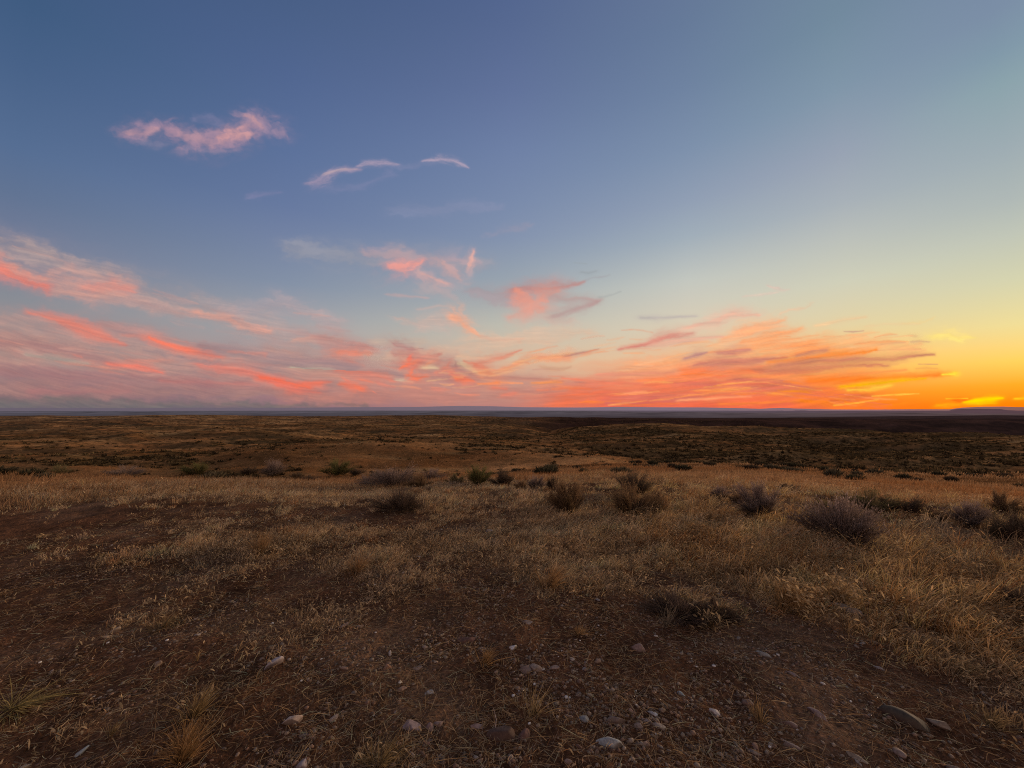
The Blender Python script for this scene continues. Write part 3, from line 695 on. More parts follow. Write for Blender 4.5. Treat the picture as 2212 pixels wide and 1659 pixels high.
CLEAR = []
for X, Y, rx, ry, k in [(1180, 1008, 11, 8, 1.2), (800, 985, 14, 9, .7), (2000, 1060, 8, 5, 1.2), (1650, 1035, 10, 6, 1.2), (1400, 1050, 7, 5, 1.0), (300, 960, 26, 12, .5), (1500, 925, 40, 18, .6), (700, 940, 20, 14, .5),
                        (900, 1010, 10, 8, .8), (600, 990, 10, 8, .5), (1830, 1050, 8, 5, 1.0), (2180, 1075, 6, 4, 1.0)]:
    p = at(X, Y); CLEAR.append((p[0], p[1], (rx, ry), k))

def mixa(a, b, t): return a * (1 - t[..., None]) + b * t[..., None]
SOIL = np.array([.100, .050, .028]); SOIL2 = np.array([.155, .090, .054]); STRAW = np.array([.30, .175, .085]); RUST = np.array([.28, .145, .064])
TAN = np.array([.36, .255, .135]); SCRUB = np.array([.105, .074, .038]); SCRUB2 = np.array([.165, .118, .060]); DARK = np.array([.042, .021, .015])

def ground_colour(x, y, z):
    d = np.hypot(x, y)
    g = grass_density(np.where(d < 40, x, 0), np.where(d < 40, y, 5))
    c = mixa(np.broadcast_to(SOIL, x.shape + (3,)), SOIL2, sstep(-.1, .5, fbm(x / 1.1, y / 1.1, 91, 4)))
    c = mixa(c, STRAW * .8, sstep(.5, 1.1, g) * .6)
    far = np.broadcast_to(STRAW * .8, x.shape + (3,))
    far = mixa(far, RUST * .85, sstep(-.15, .35, fbm(x / 22, y / 12, 93, 4) + .25 * sstep(0, 20, x) * (1 - sstep(60, 140, d))))
    far = mixa(far, TAN * .85, sstep(.12, .5, fbm(x / 30 + 9, y / 9, 95, 4)) * .8)
    s = scrub_cover(x, y)
    sc = mixa(np.broadcast_to(SCRUB, x.shape + (3,)), SCRUB2, sstep(-.2, .3, fbm(x / 9, y / 6, 97, 4)))
    far = mixa(far, sc, sstep(.15, .9, s) * sstep(14, 60, d) * .85)
    # single bushes too far off to stand alone
    for cx, cy, sx, sy, h, rr in HILLS:
        t = np.exp(-.5 * ((x - cx) / (sx * .9)) ** 2 - .5 * ((y - cy + sy * .1) / (sy * .42)) ** 2) * sstep(-.2, .15, fbm(x / 25, y / 7, 133, 3) + .05)
        far = mixa(far, np.broadcast_to(TAN * 1.0, x.shape + (3,)), np.clip(t, 0, 1) * .8)
    spk = fbm(x / 2.6, y / 2.2, 99, 3)
    far = mixa(far, np.broadcast_to(SCRUB * .45, x.shape + (3,)), sstep(.10, .28, spk + .26 * s) * sstep(60, 160, d) * .85)
    for X_, Y_, r_, k_ in CLEAR:
        if k_ >= 1: far = mixa(far, np.broadcast_to(np.array([.42, .245, .12]), x.shape + (3,)), .85 * np.clip(np.exp(-((x - X_) ** 2 / (1.6 * r_[0] ** 2) + (y - Y_) ** 2 / (1.6 * r_[1] ** 2))) * (1.1 + .9 * fbm(x / 5, y / 4, 161, 3)), 0, 1))
    lum = .82 + .95 * fbm(x / 38, y / 13, 151, 4) + .5 * fbm(x / 90, y / 20, 153, 3)
    far = far * np.clip(lum, .45, 1.6)[..., None] * np.array([1.28, 1.10, .88])
    c = mixa(c, far, sstep(9.5, 15, d))
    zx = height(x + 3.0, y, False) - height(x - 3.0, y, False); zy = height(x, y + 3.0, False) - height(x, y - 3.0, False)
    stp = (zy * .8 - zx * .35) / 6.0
    c = mixa(c, np.broadcast_to(SCRUB * .7, x.shape + (3,)), sstep(.05, .2, stp + .03 * fbm(x / 8, y / 6, 137, 2)) * sstep(70, 140, d) * .75)  # relief shading put into the colour: slopes facing the camera darker
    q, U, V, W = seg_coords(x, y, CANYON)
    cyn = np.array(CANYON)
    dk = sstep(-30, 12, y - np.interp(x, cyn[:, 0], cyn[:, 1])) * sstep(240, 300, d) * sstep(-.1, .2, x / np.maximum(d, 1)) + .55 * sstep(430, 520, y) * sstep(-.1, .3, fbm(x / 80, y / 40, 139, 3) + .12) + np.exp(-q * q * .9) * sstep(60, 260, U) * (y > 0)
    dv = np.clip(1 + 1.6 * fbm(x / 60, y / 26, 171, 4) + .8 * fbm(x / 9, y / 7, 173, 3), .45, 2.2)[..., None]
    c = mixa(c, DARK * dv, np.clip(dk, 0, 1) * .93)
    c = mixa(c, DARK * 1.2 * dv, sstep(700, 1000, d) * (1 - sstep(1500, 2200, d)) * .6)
    return c

def polar_sheet(name, radii, azs, mat, hf, cf=None, label=None, close=False):
    R, A = np.meshgrid(radii, azs, indexing='ij')
    x = R * np.sin(A); y = R * np.cos(A)
    z = hf(x, y)
    V = np.stack([x, y, z], -1).reshape(-1, 3)
    nr, na = R.shape
    i = np.arange(nr - 1)[:, None] * na + np.arange(na - 1)[None, :]
    F = np.stack([i, i + 1, i + na + 1, i + na], -1).reshape(-1, 4)[:, ::-1]
    C = cf(x, y, z).reshape(-1, 3) if cf else None
    o = build(name, V, [F], mat, C=C, smooth=True)
    return tag(o, kind='structure')

def chunks(f):
    def g(x, y, *a):
        s = x.shape; n = x.size; xs = x.ravel(); ys = y.ravel(); out = None
        zs = a[0].ravel() if a else None
        for i in range(0, n, 200000):
            r = f(xs[i:i + 200000], ys[i:i + 200000], *( [zs[i:i + 200000]] if a else [] ))
            if out is None: out = np.zeros((n,) + r.shape[1:], dtype=np.float32)
            out[i:i + 200000] = r
        return out.reshape(s + out.shape[1:])
    return g

QUICK = False
azd = np.radians(np.concatenate([np.arange(-180, -66, 3.0), np.arange(-66, 66, .34 if QUICK else .11), np.arange(66, 180.1, 3.0)]))
rad = np.concatenate([[.02, .3, .6, .9], 1.2 * (1.020 if QUICK else 1.0068) ** np.arange(0, 1 + int(math.log(1600 / 1.2) / math.log(1.020 if QUICK else 1.0068)))])
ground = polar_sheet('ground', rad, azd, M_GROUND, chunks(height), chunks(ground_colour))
tag(ground, 'dry rolling steppe ground of brown soil, tan grass slopes and dark scrub', 'ground')

azf = np.radians(np.concatenate([np.arange(-180, -66, 3.0), np.arange(-66, 66, .16), np.arange(66, 180.1, 3.0)]))
M_PLAIN = haze_material('hazy_plain', [(-55, (82, 78, 87)), (-20, (86, 80, 88)), (0, (88, 81, 89)), (30, (92, 79, 84)), (55, (94, 75, 76))], .34, .86, (2500, 12000, .34))
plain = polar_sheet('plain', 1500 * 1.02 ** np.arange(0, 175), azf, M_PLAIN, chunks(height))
tag(plain, 'flat hazy blue grey plain between the dark hills and the mesas', 'plain')

def ridge(name, r0, r1, prof, mat, rough, label, cat, seed):
    X = np.array([p[0] for p in prof], float); Y = np.array([p[1] for p in prof], float)
    d = direction(X, Y); pa = np.arctan2(d[:, 0], d[:, 1]); pe = np.arctan2(d[:, 2], np.hypot(d[:, 0], d[:, 1]))
    azs = np.radians(np.arange(-64, 64, .08))
    u = np.linspace(0, 1, 26)
    def hf(x, y):
        r = np.hypot(x, y); a = np.arctan2(x, y)
        top = CAM[2] + r1 * np.tan(np.interp(a, pa, pe)) + rough * fbm(a * 160, a * 0 + seed, seed, 4)
        t = (r - r0) / (r1 - r0)
        f = sstep(0, 1, np.clip(t, 0, 1)) ** 1.0
        gul = .25 * np.abs(fbm(a * 300 + t, t * 2, seed + 3, 3)) * np.sin(np.clip(t, 0, 1) * math.pi)
        g = np.clip(f - gul, 0, 1) * (1 - sstep(1.25, 1.6, t))
        return -95 + (top + 95) * g
    o = polar_sheet(name, r0 + (r1 - r0) * 1.62 * u, azs, mat, hf)
    return tag(o, label, cat)

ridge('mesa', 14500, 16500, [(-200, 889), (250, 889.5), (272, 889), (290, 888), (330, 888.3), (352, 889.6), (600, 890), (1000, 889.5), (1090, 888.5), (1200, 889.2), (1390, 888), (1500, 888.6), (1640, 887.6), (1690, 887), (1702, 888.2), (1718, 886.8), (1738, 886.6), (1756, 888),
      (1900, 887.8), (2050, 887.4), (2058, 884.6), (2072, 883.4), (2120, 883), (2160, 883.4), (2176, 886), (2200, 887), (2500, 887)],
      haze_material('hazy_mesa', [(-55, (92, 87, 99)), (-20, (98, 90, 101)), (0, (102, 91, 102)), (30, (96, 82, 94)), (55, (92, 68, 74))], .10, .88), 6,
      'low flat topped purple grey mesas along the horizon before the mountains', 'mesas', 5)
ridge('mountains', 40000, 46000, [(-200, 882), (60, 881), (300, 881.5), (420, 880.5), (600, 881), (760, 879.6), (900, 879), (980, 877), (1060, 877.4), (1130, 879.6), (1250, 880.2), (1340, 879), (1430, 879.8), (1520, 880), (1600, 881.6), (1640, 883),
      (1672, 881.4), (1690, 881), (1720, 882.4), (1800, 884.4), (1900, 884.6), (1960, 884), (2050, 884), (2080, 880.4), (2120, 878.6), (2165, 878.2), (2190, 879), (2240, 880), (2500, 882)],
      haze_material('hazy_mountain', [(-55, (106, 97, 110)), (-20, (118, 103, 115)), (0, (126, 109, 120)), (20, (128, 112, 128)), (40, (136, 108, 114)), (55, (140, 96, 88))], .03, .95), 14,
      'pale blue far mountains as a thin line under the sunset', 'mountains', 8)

# ------------------------------------------------------------------ blades, twigs and leaves as ribbons
def ribbons(P, D, L, w, bend, C, seg=3, taper=1.0, side=None, wmid=None):
    """P base points, D unit start directions, L lengths, w half widths, bend (n,3) added quadratically; returns V, quads, tris, colours"""
    n = len(P)
    if side is None:
        a = rng.uniform(0, 2 * math.pi, n)
        side = np.stack([np.cos(a), np.sin(a), np.zeros(n)], -1)
    side = side - (side * D).sum(-1, keepdims=True) * D
    side /= np.maximum(np.linalg.norm(side, axis=-1, keepdims=True), 1e-6)
    Vs = []
    for k in range(seg):
        t = k / seg
        c = P + D * (L * t)[:, None] + bend * (t * t)
        ww = w * (1 - .55 * t * taper)
        if wmid is not None: ww = ww * wmid[k]
        Vs += [c - side * ww[:, None], c + side * ww[:, None]]
    Vs.append(P + D * L[:, None] + bend)
    V = np.stack(Vs, 1); m = 2 * seg + 1
    b = (np.arange(n) * m)[:, None]
    quads = np.concatenate([b + np.array([2 * k, 2 * k + 1, 2 * k + 3, 2 * k + 2]) for k in range(seg - 1)], 0) if seg > 1 else np.zeros((0, 4), int)
    tris = b + np.array([2 * seg - 2, 2 * seg - 1, 2 * seg])
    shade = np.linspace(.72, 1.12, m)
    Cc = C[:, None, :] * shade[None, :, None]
    return V.reshape(-1, 3), quads, tris, Cc.reshape(-1, 3)

class Bag:
    def __init__(s): s.V = []; s.Q = []; s.T = []; s.C = []; s.n = 0
    def add(s, V, Q, T, C):
        s.V.append(V); s.C.append(C)
        if len(Q): s.Q.append(Q + s.n)
        if len(T): s.T.append(T + s.n)
        s.n += len(V)
    def build(s, name, mat, parent=None, smooth=False):
        V = np.concatenate(s.V); C = np.concatenate(s.C); F = []
        if s.Q: F.append(np.concatenate(s.Q))
        if s.T: F.append(np.concatenate(s.T))
        return build(name, V, F, mat, parent, C, smooth)

def unit(v): return v / np.maximum(np.linalg.norm(v, axis=-1, keepdims=True), 1e-9)

GOLD = np.array([.52, .34, .175]); PALE = np.array([.66, .50, .31]); GREY = np.array([.33, .25, .175]); BROWN = np.array([.22, .11, .05])
WIND = np.array([.55, -.15, 0.0])

def blade_colours(n, x=None, y=None):
    a = rng.random(n)[:, None]; b = rng.random(n)[:, None]
    c = np.where(a < .45, GOLD, np.where(a < .63, PALE, np.where(a < .84, GREY, BROWN)))
    c = c * (.7 + .6 * b)
    if x is not None:
        f = fbm(x / 1.7, y / 1.4, 111, 3)
        c = mixa(c, np.broadcast_to(np.array([.42, .215, .09]), c.shape) * (.7 + .5 * b), sstep(-.05, .35, f) * .32)
        c = mixa(c, c * np.array([1.12, 1.02, .82]), sstep(.3, 2.4, x))
        c = c * np.clip(1.0 + 1.0 * fbm(x / .9, y / .7, 113, 3), .45, 1.6)[:, None] * (1 + .22 * sstep(5, 9, np.hypot(x, y)))[:, None]
        c = mixa(c, np.broadcast_to(GREY, c.shape) * (.7 + .5 * b), sstep(.0, .4, -f) * .5)
    return np.minimum(c, .62)

def grass_field(n, r0, r1, hmin, hmax, wid, seed, heads=True, dens_pow=1.6, bag=None, patch=.25, squash=1.0):
    """wild grass: small clumps of blades scattered by the density map"""
    bag = bag or Bag()
    m = n * 6
    a = rng.uniform(-math.radians(59), math.radians(59), m)
    t = rng.random(m); r = (r0 ** .9 + t * (r1 ** .9 - r0 ** .9)) ** (1 / .9)
    x = r * np.sin(a); y = r * np.cos(a)
    g = grass_density(x, y)
    clump = np.clip(.5 + 1.5 * fbm(x / .13, y / .13, seed, 2), 0.05, 1.4)
    keep = rng.random(m) < np.clip(g, 0, 1) ** dens_pow * clump
    x, y, g, r = x[keep][:n], y[keep][:n], g[keep][:n], r[keep][:n]
    # gather blades into tufts
    cx = np.round(x / patch + .8 * gnoise(x / .5, y / .5, seed + 1)) * patch; cy = np.round(y / patch + .8 * gnoise(x / .5 + 9, y / .5, seed + 2)) * patch
    pull = rng.random(len(x)) * .55
    x = x * (1 - pull) + cx * pull; y = y * (1 - pull) + cy * pull
    k = len(x); z = height(x, y)
    lean = rng.normal(0, .34, (k, 3)); lean[:, 2] = 1; lean += WIND * .35
    D = unit(lean)
    L = (hmin + (hmax - hmin) * rng.random(k) ** 1.6) * np.clip(.45 + .75 * g, .35, 1.3) * squash
    bend = (WIND[None, :] * rng.uniform(-.1, .8, (k, 1)) + rng.normal(0, .22, (k, 3))) * L[:, None] * .8; bend[:, 2] = -np.abs(bend[:, 2]) - L * .12
    C = blade_colours(k, x, y)
    w = wid * (.6 + .8 * rng.random(k)) * (1 + r / 9.0)
    P = np.stack([x, y, z - .004], -1)
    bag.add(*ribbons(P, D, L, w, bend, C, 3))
    if heads:
        s = rng.random(k) < .22 + .25 * sstep(0, 3, x)
        tip = (P + D * L[:, None] + bend)[s]; q = len(tip)
        dr = unit(WIND * rng.uniform(.4, 1.4, (q, 1)) + rng.normal(0, .35, (q, 3)) + np.array([0, 0, .1]))
        hl = rng.uniform(.012, .032, q) * (1 + r[s] / 16)
        bd = np.zeros((q, 3)); bd[:, 2] = -hl * .5
        Ch = (np.array([.60, .44, .25]) * rng.uniform(.6, 1.15, (q, 1)))
        bag.add(*ribbons(tip, dr, hl, .0015 * (1 + r[s] / 7) * rng.uniform(.6, 1.5, q), bd, Ch, 3, wmid=(.7, 2.0, 2.4)))
    return bag

QF = .3 if QUICK else 1.0
b1 = grass_field(int(62000 * QF), 1.5, 6.0, .03, .11, .00125, 201, dens_pow=2.4)
grass_field(int(60000 * QF), 5.0, 13.0, .04, .12, .0014, 203, bag=b1, dens_pow=2.6)
def tuft_field(n, per, r0, r1, seed, pw, hs=1.0):
    """grass grows in tussocks, each with its own height, colour and lean"""
    g = np.random.default_rng(seed); m = n * 8
    a = g.uniform(-math.radians(59), math.radians(59), m); r = (r0 ** 1.0 + g.random(m) * (r1 - r0))
    x = r * np.sin(a); y = r * np.cos(a); dn = grass_density(x, y)
    k = g.random(m) < np.clip(dn - .12, 0, 1) ** pw
    x, y, r, dn = x[k][:n], y[k][:n], r[k][:n], dn[k][:n]; k = len(x)
    rad = g.uniform(.025, .10, k) * (.7 + .5 * dn); H = (.045 + .15 * g.random(k) ** 1.7) * (.5 + .6 * dn) * hs * (.74 + .34 * sstep(.4, 2.5, x))
    tc = np.minimum(blade_colours(k, x, y) * g.uniform(.7, 1.35, (k, 1)), np.array([.56, .42, .26])); tl = g.normal(0, .16, (k, 3)) + WIND * .3
    i = np.repeat(np.arange(k), per); q = len(i)
    an = g.uniform(0, 2 * math.pi, q); u = np.sqrt(g.random(q))
    px, py = x[i] + np.cos(an) * u * rad[i], y[i] + np.sin(an) * u * rad[i]
    z = height(x, y)[i]
    D = unit(np.stack([np.cos(an) * u * .42, np.sin(an) * u * .42, np.ones(q)], -1) + tl[i] + g.normal(0, .12, (q, 3)))
    L = H[i] * g.uniform(.5, 1.25, q)
    bend = (WIND[None] * g.uniform(-.1, .9, (q, 1)) + g.normal(0, .2, (q, 3))) * L[:, None] * .7; bend[:, 2] = -L * g.uniform(.05, .4, q)
    C = tc[i] * g.uniform(.6, 1.4, (q, 1)); w = .00125 * g.uniform(.6, 1.5, q) * (1 + r[i] / 9)
    P = np.stack([px, py, z - .012], -1)
    b1.add(*ribbons(P, D, L, w, bend, C, 3))
    s_ = g.random(q) < (.16 + .22 * sstep(.5, 3, px)); tip = (P + D * L[:, None] + bend)[s_]; c = len(tip)
    dr = unit(WIND * g.uniform(.4, 1.5, (c, 1)) + g.normal(0, .3, (c, 3)) + np.array([0, 0, .15]))
    hl = g.uniform(.014, .036, c) * (1 + r[i][s_] / 16); bd = np.zeros((c, 3)); bd[:, 2] = -hl * .5
    b1.add(*ribbons(tip, dr, hl, .0016 * (1 + r[i][s_] / 8) * g.uniform(.6, 1.5, c), bd, C[s_] * .5 + np.array([.28, .20, .11]) * g.uniform(.6, 1.2, (c, 1)), 3, wmid=(.7, 2.0, 2.3)))
tuft_field(int(2100 * QF), 42, 1.6, 6.5, 211, 2.2, .85)
tuft_field(int(3600 * QF), 32, 4.5, 14.0, 213, 1.5, 1.15)
o = b1.build('dry_grass', M_GRASS); tag(o, 'wispy tan and golden dry grass covering the near flat ground', 'grass', kind='stuff')
b2 = Bag()
def slope_grass(n, r0, r1, h, w, seed):
    a = rng.uniform(-math.radians(60), math.radians(60), n); r = r0 * (r1 / r0) ** rng.random(n)
    x = r * np.sin(a); y = r * np.cos(a)
    s = scrub_cover(x, y); k = rng.random(n) > s * 1.1
    x, y, r = x[k], y[k], r[k]; q = len(x)
    P = np.stack([x, y, height(x, y) - .01], -1)
    D = unit(rng.normal(0, .3, (q, 3)) + np.array([.2, 0, 1]))
    L = h * rng.uniform(.5, 1.3, q)
    f = fbm(x / 9, y / 6, 115, 3)
    C = mixa(np.broadcast_to(np.array([.36, .22, .115]), (q, 3)), np.array([.33, .165, .07]), sstep(-.2, .3, f)) * rng.uniform(.6, 1.25, (q, 1))
    b2.add(*ribbons(P, D, L, w * (r / r0) ** .7 * rng.uniform(.5, 1.4, q), rng.normal(0, .08, (q, 3)) * L[:, None], C, 2))
slope_grass(int(90000 * QF), 10, 45, .16, .005, 5)
slope_grass(int(60000 * QF), 40, 160, .22, .03, 6)
o = b2.build('slope_grass', M_GRASS); tag(o, 'rusty tan grass thinly covering the slope beyond the crest', 'grass', kind='stuff')

# dead straw lying flat on the soil
b3 = Bag()
n = int(120000 * QF); a = rng.uniform(-math.radians(59), math.radians(59), n); r = 1.6 + 6.5 * rng.random(n) ** 1.2
x = r * np.sin(a); y = r * np.cos(a); k = rng.random(n) < .38 + .6 * sstep(-.3, .4, fbm(x / .5, y / .5, 121, 3)); x, y, r = x[k], y[k], r[k]; n = len(x)
P = np.stack([x, y, height(x, y) + rng.uniform(.001, .012, n)], -1)
aa = rng.normal(.15, 1.1, n); D = unit(np.stack([np.cos(aa), np.sin(aa), rng.uniform(-.05, .28, n)], -1)); D *= np.where(rng.random(n) < .5, 1, -1)[:, None]; D[:, 2] = np.abs(D[:, 2])
L = rng.uniform(.02, .11, n); bend = rng.normal(0, .25, (n, 3)) * L[:, None]; bend[:, 2] = -L * rng.uniform(0, .25, n)
side = np.stack([-D[:, 1], D[:, 0], rng.normal(0, .5, n)], -1)
b3.add(*ribbons(P, D, L, rng.uniform(.0006, .0017, n) * (1 + r / 12), bend, blade_colours(n) * .84, 3, side=side))
o = b3.build('straw_litter', M_GRASS); tag(o, 'broken straw and stalks littering the bare brown soil', 'straw', kind='stuff')

# ------------------------------------------------------------------ shrubs
KINDS = {  # twig colour, leaf colour, leafiness, uprightness, droop
    'grey':  (np.array([.27, .20, .16]), np.array([.31, .235, .195]), .9, .80),
    'olive': (np.array([.21, .16, .085]), np.array([.20, .175, .08]), 1.1, .75),
    'dark':  (np.array([.13, .09, .065]), np.array([.125, .10, .062]), .8, .5),
    'brown': (np.array([.25, .16, .09]), np.array([.26, .175, .09]), .9, .70),
    'green': (np.array([.18, .15, .06]), np.array([.19, .185, .07]), 1.2, .8),
    'twiggy': (np.array([.14, .10, .075]), np.array([.12, .09, .06]), .35, .35),
}
def make_shrub(loc, w, h, kind, label, group=None, seed=0, detail=1.0, dead=0.0):
    g = np.random.default_rng(seed + 500)
    tc, lc, leafy, up = KINDS[kind]
    root = empty('sagebrush', loc); tag(root, label, 'shrub', group)
    R = w * .5
    # woody stems
    ns = max(6, int(11 * detail)); bw = Bag(); stems = []
    for i in range(ns):
        a = g.uniform(0, 2 * math.pi); sp = g.uniform(.25, .9)
        tip = np.array([math.cos(a) * R * sp * .8, math.sin(a) * R * sp * .8, h * g.uniform(.35, .62)])
        pts = [np.array([math.cos(a) * .02, math.sin(a) * .02, -.03]), tip * np.array([.35, .35, .45]) + g.normal(0, .02 * h, 3), tip]
        r0 = h * g.uniform(.018, .03); V = []; Q = []
        for j, p in enumerate(pts):
            rr = r0 * (1 - .36 * j)
            for q in range(5): V.append(p + rr * np.array([math.cos(q * 1.2566), math.sin(q * 1.2566), 0]))
        for j in range(2):
            for q in range(5): Q.append([j * 5 + q, j * 5 + (q + 1) % 5, j * 5 + 5 + (q + 1) % 5, j * 5 + 5 + q])
        bw.add(np.array(V), np.array(Q), np.zeros((0, 3), int), np.tile(np.array([.075, .055, .045]) * g.uniform(.7, 1.2), (15, 1)))
        stems.append((pts[1], tip))
    bw.build('stem', M_WOOD, root)
    # twigs gather in upright plumes that end on an uneven dome
    npl = int(26 * (.5 + .5 * detail)); nt = int(2000 * detail); bf = Bag()
    pa = g.uniform(0, 2 * math.pi, npl); pu = g.random(npl) ** .6
    lob = 1 + .20 * np.sin(pa * 3 + seed) + .18 * np.cos(pa + seed * 1.3) + g.normal(0, .18, npl)
    pe = np.stack([np.cos(pa) * R * pu * lob, np.sin(pa) * R * pu * lob * .9, h * (1 - .55 * pu ** 2.4) * g.uniform(.5, 1.15, npl)], -1)
    pk = g.integers(0, npl, nt); spr = (.06 + .09 * g.random(npl))[pk][:, None]
    end = pe[pk] + g.normal(0, 1, (nt, 3)) * spr * np.array([R, R, h * .9])
    end[:, 2] = np.clip(end[:, 2], .08 * h, None)
    frac = g.uniform(.1, .7, nt)[:, None]
    start = end * np.array([.62, .62, .8]) * frac ** np.array([.35, .35, 1.0]) + g.normal(0, .03, (nt, 3)) * R
    start[:, 2] = np.clip(start[:, 2], 0, None)
    d = end - start; L = np.linalg.norm(d, axis=-1); dirv = unit(unit(d) * (1 - up * .45) + np.array([0, 0, up * .45]))
    bend = (d - dirv * L[:, None]) + g.normal(0, .06, (nt, 3)) * L[:, None]
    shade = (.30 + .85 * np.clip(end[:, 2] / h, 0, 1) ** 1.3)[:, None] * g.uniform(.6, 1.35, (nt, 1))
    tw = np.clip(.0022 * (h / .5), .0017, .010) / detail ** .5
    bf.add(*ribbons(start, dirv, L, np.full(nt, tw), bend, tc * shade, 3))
    nl = int(nt * 3.2 * leafy)
    pick = g.integers(0, nt, nl); t = g.uniform(.35, 1.05, nl)[:, None]
    P = start[pick] + dirv[pick] * L[pick][:, None] * t + bend[pick] * t * t
    D = unit(dirv[pick] + g.normal(0, .38, (nl, 3)) + np.array([0, 0, .45]))
    LL = g.uniform(.025, .065, nl) * h / detail ** .3
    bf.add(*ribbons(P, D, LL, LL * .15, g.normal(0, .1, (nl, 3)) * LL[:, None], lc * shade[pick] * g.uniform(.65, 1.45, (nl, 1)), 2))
    bf.build('foliage', M_SHRUB, root)
    root.rotation_euler.z = 0
    return root

def px_size(p, px): return px * p[1] / FPX * (1.0)

SHRUBS = [  # x, base y, width, height in the frame, kind, label
 (1820, 1172, 168, 92, 'grey', 'largest grey sagebrush with a black hollow at its base, right of centre'),
 (1228, 1106, 92, 60, 'brown', 'round brown sagebrush with a dark core, left of the spreading brown bush'),
 (1362, 1112, 116, 58, 'brown', 'spreading brown sagebrush, right one of the two near bushes at the centre'),
 (1368, 1070, 100, 42, 'dark', 'dark low sagebrush directly behind the spreading brown bush'),
 (852, 1056, 140, 42, 'grey', 'wide grey sagebrush on the crest left of centre, above the flattened twiggy one'),
 (868, 1104, 124, 40, 'twiggy', 'flattened dark twiggy sagebrush in front of the wide grey bush'),
 (1032, 1048, 54, 34, 'green', 'upright olive green bush on the crest near the centre'),
 (1088, 1050, 62, 30, 'dark', 'dark grey green bush touching the right side of the upright olive green one'),
 (1158, 1056, 44, 26, 'grey', 'small pale grey bush left of a smaller dark one on the crest'),
 (1196, 1058, 34, 26, 'dark', 'small dark bush between the pale grey one and the round brown bush'),
 (1642, 1112, 100, 58, 'grey', 'lilac grey sagebrush with a dark left side, left of the largest grey bush'),
 (1880, 1104, 120, 40, 'olive', 'low olive bush just behind the largest grey sagebrush'),
 (1960, 1112, 90, 34, 'dark', 'low dark bush trailing off right of the low olive one'),
 (2096, 1138, 92, 46, 'grey', 'soft grey bush on the slope at the far right, second from the frame edge'),
 (2204, 1174, 90, 58, 'dark', 'dark bush cut by the right edge of the picture'),
 (2165, 1110, 60, 40, 'brown', 'tawny bush beyond the grey and dark pair at the right edge'),
 (425, 1026, 60, 24, 'green', 'small green bush on the left crest, standing by itself'),
 (592, 1028, 72, 28, 'grey', 'mauve grey dome shaped bush on the left crest'),
 (728, 1028, 66, 30, 'green', 'olive green bush with upright shoots on the crest, left of the wide grey bush'),
 (768, 1028, 42, 15, 'dark', 'low dark bush touching the right side of the olive green one'),
 (270, 1030, 82, 20, 'grey', 'low wide grey bush on the crest at the far left'),
 (540, 1026, 38, 15, 'dark', 'tiny dark bush left of the mauve grey dome'),
 (932, 1042, 66, 24, 'grey', 'thin pinkish grey bush just right of the wide grey bush'),
 (668, 1042, 44, 12, 'dark', 'flat dark tuft of a bush in grass below the olive green one'),
 (1556, 1078, 42, 24, 'grey', 'small bluish grey bush between the spreading brown bush and the lilac one'),
 (130, 1028, 44, 18, 'olive', 'faint olive bush nearest the left edge of the crest'),
 (1470, 1332, 160, 34, 'twiggy', 'dark half dead shrub with pale dry stalks in the foreground at lower right'),
 (1545, 1338, 96, 36, 'dark', 'dark shrub shape for the shaded hollow under the golden foreground grass'),  # dark shrub filling in for a shadowed hollow
 (2200, 1320, 90, 44, 'dark', 'low dark shrub shape for the shadow in the grass at the right edge'),  # dark shrub put where a shadow lies in the grass
 (1700, 1062, 50, 16, 'dark', 'flat dark bush on the rusty slope beyond the lilac grey one'),
]
for i, (X, Y, w, h, kind, lab) in enumerate(SHRUBS):
    p = at(X, Y - 1)
    make_shrub(p, px_size(p, w), px_size(p, h * 1.08), kind, lab, seed=i * 7 + 1, detail=1.0 if h > 40 else .6)

for i, (X, Y, w, h, kind) in enumerate([(798, 1052, 52, 26, 'grey'), (908, 1056, 60, 28, 'brown'), (985, 1048, 44, 22, 'olive'), (1124, 1060, 38, 20, 'brown'), 
        (1418, 1100, 54, 32, 'brown'), (1596, 1090, 46, 22, 'brown'), (640, 1036, 40, 15, 'brown'), (1780, 1110, 60, 28, 'olive'), (2030, 1128, 46, 24, 'brown')]):
    p = at(X, Y - 1)
    make_shrub(p, px_size(p, w), px_size(p, h), kind, 'low straggly bush half hidden in the dry grass of the crest', 'straggly low bushes along the grassy crest', seed=i * 5 + 301, detail=.55)

# bushes of the slope and valley: copies of a few low shrubs
protos = []
def low_shrub(seed, c):
    g = np.random.default_rng(seed); b = Bag(); n = 190
    a = g.uniform(0, 2 * math.pi, n); u = g.random(n) ** .6
    P = np.stack([np.cos(a) * u * .30, np.sin(a) * u * .30, g.uniform(0, .25, n)], -1)
    E = np.stack([np.cos(a) * u * .56, np.sin(a) * u * .56, (.28 + .34 * np.sqrt(1 - u * u * .9)) * g.uniform(.7, 1.15, n)], -1)
    d = E - P; L = np.linalg.norm(d, axis=-1)
    b.add(*ribbons(P, unit(d), L, g.uniform(.03, .06, n), np.zeros((n, 3)), c * g.uniform(.55, 1.4, (n, 1)) * (.55 + .8 * E[:, 2:3]), 2))
    return b.build('valley_bush', M_SHRUB)
for s, c in ((11, np.array([.085, .070, .042])), (12, np.array([.065, .058, .034])), (13, np.array([.115, .095, .058])), (14, np.array([.075, .055, .036]))):
    protos.append(low_shrub(s, c))
